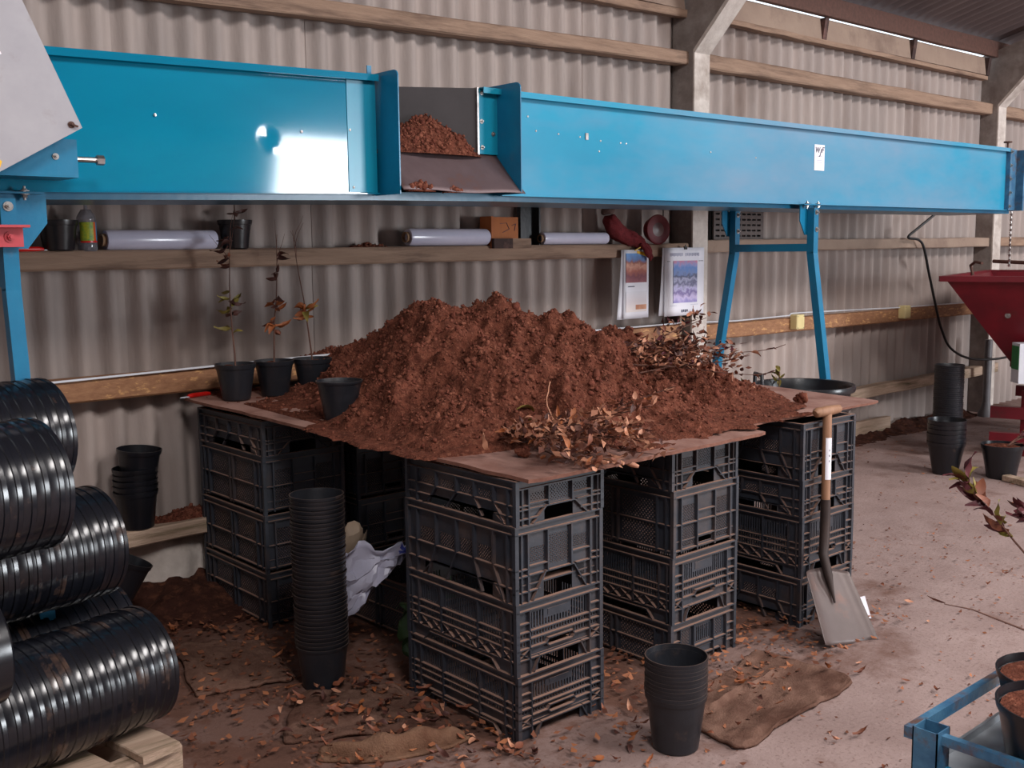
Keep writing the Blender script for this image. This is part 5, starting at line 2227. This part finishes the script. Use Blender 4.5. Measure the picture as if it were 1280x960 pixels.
# leafy yellow-green weed poking up beside the tub
t = thing('weed', 'small yellow-green leafy weed just above the tub rim beside the heap', 'plant', (5.02, 3.42, 0))
mb = MB()
for k in range(4):
    w = wander((0, 0, 0), (random.uniform(-.1, .1), random.uniform(-.1, .1), 1), .80 + .04 * k, 8, .06)
    mb.tube(w, .003, 5)
    for j in range(5):
        put_leaf(t, w[-1] - Vector((0, 0, .02 * j)), (random.uniform(-1, 1), random.uniform(-1, 1), .5), 1.1, 'E')
mb.build('stem', M['bark'], t, 60)

# shovel leaning on the end stack
t = thing('shovel', 'square-mouthed steel shovel with a wooden T-grip leaning against the end stack of crates', 'shovel', (3.79, 2.33, 0))
Eb = Vector((3.742, 2.205, .004))        # middle of the blade edge on the floor
Bt = Vector((3.812, 2.372, .272))        # middle of the blade shoulder
Sb = Vector((3.868, 2.400, .405))        # foot of the straight shaft
Rt = Vector((3.908, 2.428, .940))        # top of the shaft
axb = (Bt - Eb).normalized()
Xb = Vector((.993, -.118, 0))
Xb = (Xb - axb * Xb.dot(axb)).normalized()
Nb = Xb.cross(axb).normalized()
if Nb.y > 0:
    Nb = -Nb
axs = (Rt - Sb).normalized()
Xs = Vector((.985, -.17, 0))
Xs = (Xs - axs * Xs.dot(axs)).normalized()
Ns = Xs.cross(axs).normalized()
if Ns.y > 0:
    Ns = -Ns
base = Vector(t.location)


def sb_(u, v, n):
    return Eb + Xb * u + axb * v + Nb * n - base


def sp_(u, v, n):
    return Sb + Xs * u + axs * (v - .42) + Ns * n - base


BLV = (Bt - Eb).length


def bl(u, v):
    x = (u - .5) * 2
    ww = .152 - .030 * v
    lip = .030 * abs(x) ** 4
    return sb_(x * ww, BLV * v - .03 * (abs(x) ** 3) * v, lip - .010 * v + .024 * math.exp(-(x / .14) ** 2) * max(0, v - .5))


mb = MB()
mb.grid(bl, 24, 16)
o = mb.build('blade', M['spade'], t, 60)
sm = o.modifiers.new('thickness', 'SOLIDIFY')
sm.thickness = .0035
mb = MB()
pts = [sb_(0, .17, .004), sb_(0, .23, .010), sb_(0, .285, .017), Bt.lerp(Sb, .35) - base, Bt.lerp(Sb, .75) - base, sp_(0, .46, 0), sp_(0, .56, 0)]
mb.tube(pts, [.004, .010, .018, .020, .021, .021, .021], 14)
mb.build('socket', M['socket'], t, 60)
mb = MB()
mb.tube([sp_(0, v, 0) for v in (.53, .62, .72, .82, .90, .935)], [.0185, .019, .019, .019, .019, .018], 16)
mb.build('shaft', M['ash'], t, 60)
mb = MB()
mb.tube([sp_(-.078, .922, .004), sp_(-.07, .926, .004), sp_(0, .932, 0), sp_(.07, .940, -.002), sp_(.078, .941, -.002)], [.014, .020, .022, .018, .012], 14)
mb.build('grip', M['ash'], t, 60)
mb = MB()
ang = [-1.05 + 1.6 * k / 10 for k in range(11)]
vs, fs = [], []
for k, a in enumerate(ang):
    for v in (.645, .82):
        vs.append(sp_(.0200 * math.sin(a), v, .0200 * math.cos(a)))
for k in range(10):
    fs.append((2 * k, 2 * k + 1, 2 * k + 3, 2 * k + 2))
mb.add(vs, fs)
lb = mb.build('label', M['paper'], t, 60)
mb = MB()
for k in range(3):
    v = .72 + .022 * k
    p = sp_(.0206 * math.sin(-.2), v, .0206 * math.cos(-.2))
    mb.bar(p, p + axs * .007, .003, .001, Ns)
mb.build('print_mark', M['ink'], lb)
mb = MB()
mb.prism([(4.02, 2.33, .002), (4.09, 2.30, .002), (4.10, 2.34, .09), (4.05, 2.37, .08)], (0, .002, 0))
tag(mb.build('paper_scrap', M['paper'], None), 'white scrap of paper on the floor behind the shovel blade', 'paper')

# single wide pot with a leafy plant near the hopper, and a short plank before it
t = filled_pot('potted_plant', pot_mesh(.095, .135, .235, m='black', rim=.03), (7.30, 3.17, 0), 'wide black pot with a reddish plant on the floor beneath the red hopper', .125, .235, 61, 'plant')
mb = MB()
for k in range(5):
    w = wander((.03, -.02, .22), (.5 + random.uniform(-.2, .5), -.5 + random.uniform(-.3, .3), .5), .30, 6, .2)
    mb.tube(w, .003, 5)
    for j in range(7):
        p, dd = on_path(w, random.uniform(.3, 1))
        put_leaf(t, p, dd + Vector((random.uniform(-1, 1), random.uniform(-1, 1), random.uniform(-.6, .3))), 1.3, 'APB')
mb.build('stem', M['bark'], t, 60)
o = plank('plank', M['palewood'], (7.22, 3.10, .022), (6.95, 2.45, .022), .07, .04, n=8, rough=.002, seed=71)
tag(o, 'short pale plank on the floor in front of the potted plant by the hopper', 'plank')

# crumpled sacks stuffed under the bench
def sack(name, label, loc, pts_fn, m, nu=18, nv=14, seed=0, th=.003):
    t = thing(name, label, 'sack', loc)
    r_ = seed

    def fn(u, v):
        p = pts_fn(u, v)
        a = np.array([u * 5.0 + seed])
        b = np.array([v * 4.0])
        n = float(fbm(a, b, [(1.3, .03), (2.9, .018), (6, .007)], seed)[0])
        n2 = float(fbm(a + 40, b, [(1.3, .03), (2.9, .018)], seed + 5)[0])
        return (p[0] + n2 * .5, p[1] + n, p[2] + n2)
    mb = MB()
    mb.grid(fn, nu, nv)
    o = mb.build('body', m, t, 25)
    s_ = o.modifiers.new('thickness', 'SOLIDIFY')
    s_.thickness = th
    return t, fn


random.seed(8)
c0 = (2.25, 3.32, .30)
sk, sfn = sack('sack', 'crumpled shiny white plastic sack with blue bars hanging out under the bench', c0,
          lambda u, v: (-.16 + .40 * u * (1 - .25 * v) - .05 * v, .05 - .10 * math.sin(u * PI) * (1 - v) - .28 * u * .2 - .03 * v, .215 - .36 * v * (1 - .75 * u ** .7) - .03 * (1 - u)), M['sackwhite'], 22, 16, 3)
for (ua, ub) in ((.50, .57), (.66, .72)):
    mb = MB()
    mb.grid(lambda u, v: (lambda q: (q[0], q[1] - .006, q[2]))(sfn(ua + (ub - ua) * u + .06 * v, .02 + .36 * v)), 3, 8)
    mb.build('blue_bar', M['sackblue'], sk, 60)
sack('sack', 'tan paper-coloured sack bunched up behind the white one under the bench', (2.22, 3.46, .30),
     lambda u, v: (-.20 + .30 * u, .06 - .10 * math.sin(u * PI), .26 - .30 * v - .10 * abs(u - .4)), M['sacktan'], 16, 12, 9)
sack('sack', 'dark green and tan sack slumped at the right under the bench', (2.42, 3.24, .16),
     lambda u, v: (-.12 + .26 * u, .04 - .08 * math.sin(u * PI), .22 * u + .10 - .26 * v), M['sackgreen'], 16, 12, 14)

# hessian sacking trodden flat on the floor
def mat_sheet(label, loc, outline, m, seed, fold=None, thick=.012):
    """outline: 4 world corner points (x, y) counter-clockwise; soft rumpled sheet with thickness"""
    t = thing('sacking_mat', label, 'sacking', loc)
    q = [Vector(p) for p in outline]
    nu, nv = 44, 36
    U, Vv = np.meshgrid(np.linspace(0, 1, nu + 1), np.linspace(0, 1, nv + 1), indexing='ij')
    ed = np.minimum.reduce([U, 1 - U, Vv, 1 - Vv])
    X = (q[0].x * (1 - U) + q[1].x * U) * (1 - Vv) + (q[3].x * (1 - U) + q[2].x * U) * Vv
    Y = (q[0].y * (1 - U) + q[1].y * U) * (1 - Vv) + (q[3].y * (1 - U) + q[2].y * U) * Vv
    wob = np.clip(1 - ed / .12, 0, 1)
    X = X + fbm(U * 4, Vv * 4, [(1, .016), (2.5, .008)], seed) * wob
    Y = Y + fbm(U * 4 + 9, Vv * 4, [(1, .016), (2.5, .008)], seed + 3) * wob
    rc = np.clip(1 - np.hypot(np.clip(.10 - np.minimum(U, 1 - U), 0, 1), np.clip(.14 - np.minimum(Vv, 1 - Vv), 0, 1)) * .9, 0, 1)
    X = X.mean() + (X - X.mean()) * rc
    Y = Y.mean() + (Y - Y.mean()) * rc
    Z = thick + .006 + fbm(U * 6, Vv * 6, [(1, .006), (2.2, .005), (5, .003)], seed + 6)
    if fold is not None:
        Z = Z + fold(U, Vv)
    Z = np.maximum(Z, thick)
    mb = MB()
    for i in range(nu + 1):
        for j in range(nv + 1):
            mb.v.append((X[i, j] - loc[0], Y[i, j] - loc[1], Z[i, j]))
    for i in range(nu):
        for j in range(nv):
            a = i * (nv + 1) + j
            mb.f.append((a, a + nv + 1, a + nv + 2, a + 1))
    o = mb.build('cloth', m, t, 70)
    s_ = o.modifiers.new('thickness', 'SOLIDIFY')
    s_.thickness = thick
    s_.offset = -1
    return t


mat_sheet('dusty brown hessian mat lying on the floor right of the short pot stack', (3.05, 2.15, 0), [(2.62, 1.90), (3.46, 1.94), (3.45, 2.43), (2.66, 2.30)], M['hessian'], 201,
          lambda U, V_: .022 * np.exp(-np.clip(V_ - .66 + .1 * U, 0, 1) / .10) * (V_ > .66 - .1 * U) * np.clip((U - .1) * 8, 0, 1) * np.clip((.85 - U) * 8, 0, 1))
mat_sheet('leaf-strewn hessian mat on the floor left of the front crates', (1.95, 2.95, 0), [(1.58, 2.98), (2.13, 2.62), (2.16, 3.12), (1.86, 3.32)], M['hessian'], 207)
mat_sheet('flat dark mat on the floor between the lying pots and the rear crates', (1.85, 3.7, 0), [(1.55, 3.50), (1.93, 3.36), (2.05, 3.85), (1.72, 4.12)], M['hessian'], 213)
# rolled-up tan hem along the near edge of the leafy mat
t = thing('sacking_roll', 'tan hessian strip folded over and curling up along the near edge of the leafy mat', 'sacking', (1.90, 2.72, 0))
pth = [Vector((1.665, 2.83, 0)), Vector((1.75, 2.735, 0)), Vector((1.83, 2.68, 0)), Vector((1.93, 2.645, 0)), Vector((2.02, 2.625, 0)), Vector((2.085, 2.635, 0))]
mb = MB()


def rollfn(u, v):
    p, d = on_path(pth, u)
    s_ = Vector((-d.y, d.x, 0))
    hgt = (.052 * math.sin(min(1, u * .96 + .04) * PI) ** .6 + .006) * (1 + .12 * math.sin(u * 23))
    a = v * 3.6                       # lies on the floor, stands up, curls back over itself
    if a < 1:
        y, z = -.022 * (1 - a) - .018, .012
    else:
        b = (a - 1) / 2.6 * PI * 1.15
        y, z = -.018 + hgt * .55 * (1 - math.cos(b)), .012 + hgt * math.sin(b) * (1.0 if b < PI / 2 else 1.0)
        z = max(z, .012)
    return (p.x - 1.90 + s_.x * y, p.y - 2.72 + s_.y * y, z)


mb.grid(rollfn, 44, 18)
o = mb.build('strip', M['tanhessian'], t, 70)
s_ = o.modifiers.new('thickness', 'SOLIDIFY')
s_.thickness = .012

# old pallet under the lying pots
t = thing('pallet', 'old mossy timber pallet under the lying black pots at the lower left', 'pallet', (.8, 3.05, 0))
pd = Vector((.20, -.98, 0)).normalized()
pe = Vector((.98, .20, 0)).normalized()
for k, off in enumerate((.30, .10, -.18, -.42)):
    c_ = pe * off
    a, b = c_ + pd * .17 + Vector((.07, 0, .128)), c_ - pd * .62 + Vector((.08, 0, .128))
    plank('deck_board', M['palewood'], a, b, .125, .026, n=8, rough=.003, parent=t, seed=81 + k)
for k, off in enumerate((.12, -.10, -.5)):
    c_ = -pd * off + Vector((.08, 0, .066))
    plank('bearer', M['palewood'], c_ - pe * .62, c_ + pe * .38, .08, .096, n=8, rough=.003, parent=t, seed=91 + k)

# ------------------------------------------------------------------ blue trolley with two filled pots, bottom right
t = thing('trolley', 'worn blue steel trolley frame with a grey tray at the lower right corner', 'trolley', (2.265, 1.115, 0))
mb = MB()
pw, pt = .030, .003
for (a, b, c_, d) in ((-pw, pw, -pw, -pw + pt), (-pw, pw, pw - pt, pw), (-pw, -pw + pt, -pw, pw), (pw - pt, pw, -pw, pw)):
    mb.box(a, b, c_, d, 0, .498)
mb.build('post', M['blue_worn'], t)
mb = MB()
mb.box(-.032, 1.25, .030, .050, .466, .494)
mb.build('side_rail', M['blue_worn'], t)
mb = MB()
mb.box(-.010, .010, -.75, -.030, .466, .488)
mb.build('side_rail', M['blue_worn'], t)
mb = MB()
mb.box(-.012, .012, -.75, -.036, .32, .41)
mb.build('end_plate', M['blue_clean'], t)
mb = MB()
mb.box(.012, 1.25, -.75, .026, .370, .376)
mb.box(.012, 1.25, .020, .028, .370, .395)
mb.build('tray', M['tray'], t)
for (a, b) in ((1.22, 0), (0, -.74), (1.22, -.74)):
    mb = MB()
    mb.box(a - .036, a + .036, b - .036, b + .036, 0, .498)
    mb.build('post', M['blue_worn'], t)
tp = pot_mesh(.10, .135, .185, m='black', rim=.02)
tp2 = pot_mesh(.10, .135, .215, m='black', rim=.02)
TRZ = .3765
filled_pot('filled_pot', tp, (2.635, .985, TRZ), 'black pot full of brown compost on the trolley tray, rearmost of the two', .128, .185, 62)
filled_pot('filled_pot', tp2, (2.385, .875, TRZ), 'black pot full of brown compost on the trolley tray, nearer of the two', .128, .215, 63)

# shrub leaning in from the right, standing in a pot on the floor beyond the trolley
t = thing('young_shrub', 'young shrub with reddish and yellow-green leaves arching in at the right edge', 'shrub', (2.83, .62, TRZ))
link('pot', pot_mesh(.10, .13, .24, m='black', rim=.03), t)
mb = MB()
random.seed(17)
so = Vector(t.location)
for (pp, n, u0, ks) in (([(2.83, .62, .50), (2.74, .84, .62), (2.65, 1.0, .76), (2.59, 1.085, .88), (2.553, 1.13, .955), (2.526, 1.165, 1.006), (2.51, 1.18, 1.035)], 26, .5, 'PPAEE'),
                        ([(2.83, .62, .50), (2.80, .82, .70), (2.70, .96, .86), (2.63, 1.04, .93), (2.60, 1.08, .96)], 22, .55, 'PPPA'),
                        ([(2.83, .62, .50), (2.70, .90, .58), (2.60, 1.05, .66), (2.50, 1.14, .715), (2.45, 1.186, .729)], 1, .9, 'A'),
                        ([(2.83, .62, .50), (2.90, .75, .75), (2.88, .85, .95), (2.85, .9, 1.05)], 16, .5, 'PPA')):
    w = [Vector(q) - so for q in pp]
    fine = [on_path(w, k / 12)[0] for k in range(13)]
    mb.tube(fine, [.0045 - .0034 * k / 12 for k in range(13)], 6)
    for j in range(n):
        p, dd = on_path(w, u0 + (1 - u0) * (j + random.random()) / n)
        put_leaf(t, p, dd * .9 + Vector((random.uniform(-1, 1), random.uniform(-1, 1), random.uniform(-.8, .4))) * .9, random.uniform(.75, 1.3), ks)
mb.build('stem', M['bark'], t, 60)

# ------------------------------------------------------------------ soil along the wall foot, leaf litter
def bank(name, label, x0_, x1_, y0_, y1_, H, seed, m='soil'):
    res = .016
    xs_, ys_ = np.arange(x0_, x1_, res), np.arange(y0_, y1_, res)
    X, Y = np.meshgrid(xs_, ys_, indexing='ij')
    v = (Y - y0_) / (y1_ - y0_)
    ex = np.minimum(1, np.minimum((X - x0_), (x1_ - X)) / .12)
    h = H * v ** 1.4 * ex + fbm(X, Y, [(4, H * .3), (9, H * .18), (20, .012), (45, .006)], seed) * np.clip(v * 2, .1, 1) * ex - .006
    V_, F_ = height_object(name, xs_, ys_, h, np.zeros_like(h), h > .001, None, ((x0_ + x1_) / 2, (y0_ + y1_) / 2, 0))
    o = link(name, np_mesh(name, V_, F_, M[m], True), None, ((x0_ + x1_) / 2, (y0_ + y1_) / 2, 0))
    tag(o, label, 'soil', None, 'stuff')
    return o


bank('soil_bank', 'dark soil banked against the foot of the wall between the lying pots and rear crates', 1.35, 2.35, 4.10, 4.705, .15, 301)
bank('soil_bank', 'brown debris swept along the foot of the wall beyond the tub', 5.9, 9.95, 4.42, 4.70, .07, 305)
for (x, w_, h_, lab) in ((1.86, .42, .03, 'brown soil lying along the base rail beside the little pot stack'), (3.0, .9, .045, 'brown soil heaped on the strand board behind the compost heap')):
    if x < 2:
        pile_object('soil_strip', lab, 2.08, 4.64, .380, .20, .06, .05, 311, .01, 150, 'soil')
    else:
        pile_object('soil_strip', lab, 3.02, 4.655, 1.063, .42, .04, .055, 312, .01, 260, 'soil')
pile_object('soil_strip', 'thin line of soil on the shelf rail left of the middle film roll', 3.12, 4.65, SHZ - .008, .18, .04, .04, 313, .01, 100, 'soil')

mats_near = []


def litter_stuff(n, seed):
    """broken leaf scraps: one object nobody could count"""
    r = np.random.default_rng(seed)
    V_, F_ = [], []
    k = 0
    while k < n:
        zone = r.random()
        if zone < .62:
            x, y = r.uniform(1.3, 4.2), r.uniform(2.15, 4.4)
            if r.random() > .30 + .7 * float(vnoise(np.array([x * 2.2]), np.array([y * 2.2]), 9)[0]):
                continue
        elif zone < .9:
            x, y = r.uniform(1.2, 5.5), r.uniform(1.1, 4.2)
            if x < 4 and y < 2 and r.random() < .3:
                continue
        else:
            x, y = r.uniform(4.5, 9.5), r.uniform(2.4, 4.5)
        s_ = r.uniform(.006, .018) * (1.25 if zone < .62 else .8)
        a = r.uniform(0, 2 * PI)
        ca, sa = math.cos(a), math.sin(a)
        z = r.uniform(.002, .012) + (.012 if zone < .62 else 0)
        for (u, v, w) in ((-1, 0, r.uniform(0, .6)), (0, -.5, 0), (1, 0, r.uniform(0, .8)), (0, .5, r.uniform(0, .5))):
            V_.append((x + s_ * (u * ca - v * sa), y + s_ * (u * sa + v * ca), z + w * s_))
        F_.append((4 * k, 4 * k + 1, 4 * k + 2, 4 * k + 3))
        k += 1
    return np.array(V_), np.array(F_)


M['scrap'] = mat('leaf_scrap', (120, 70, 48), (92, 52, 38), rough=.8, scale=3, island=(172, 108, 72))
V_, F_ = litter_stuff(5200, 4)
V_ = V_[:]
o = link('leaf_litter', np_mesh('leaf_litter', V_, F_, M['scrap']), None)
tag(o, 'crumbled brown leaf scraps scattered over the concrete around the bench', 'leaf litter', None, 'stuff')

random.seed(23)


def floor_leaf(x, y, s_, keys, label, group):
    z = .006
    if 1.62 < x < 2.16 and 2.62 < y < 3.3:
        z = .03
    if 2.62 < x < 3.45 and 1.93 < y < 2.40:
        z = .032
    o = put_leaf(None, (x, y, z + .008 * s_), (random.uniform(-1, 1), random.uniform(-1, 1), random.uniform(-.1, .2)), s_, keys, roll=random.uniform(-.5, .5))
    tag(o, label, 'leaf', group)


n = 0
while n < 120:       # drift at the foot of the front crates and over the mat
    x, y = random.uniform(1.62, 2.2), random.uniform(2.35, 3.3)
    if y < 2.62 - (x - 2.1) * .5 - .22:
        continue
    if random.random() > .25 + .75 * max(0, 1 - abs((2.14 - x)) / .45):
        continue
    floor_leaf(x, y, random.uniform(.6, 1.15), 'AAADCB', 'dry brown fallen leaf in the drift on the mat left of the front crates', 'fallen leaves in the drift by the front crates')
    n += 1
for i in range(44):
    floor_leaf(random.uniform(2.1, 3.2), random.uniform(2.0, 2.46), random.uniform(.5, 1.0), 'AADCB', 'dry brown fallen leaf on the concrete in front of the crate stacks', 'fallen leaves in front of the crate stacks')
for i in range(46):
    x, y = random.uniform(2.5, 5.2), random.uniform(1.2, 2.6)
    floor_leaf(x, y, random.uniform(.5, 1.05), 'AABD', 'dry leaf scattered on the bare concrete right of the mat and shovel', 'fallen leaves on the bare concrete')
for i in range(46):
    floor_leaf(random.uniform(1.45, 2.1), random.uniform(3.3, 4.3), random.uniform(.5, 1.0), 'AADC', 'dry leaf on the dark dirt between the lying pots and rear crates', 'fallen leaves near the rear crates')

# drop any empty datablocks' stray selection state
bpy.context.view_layer.update()
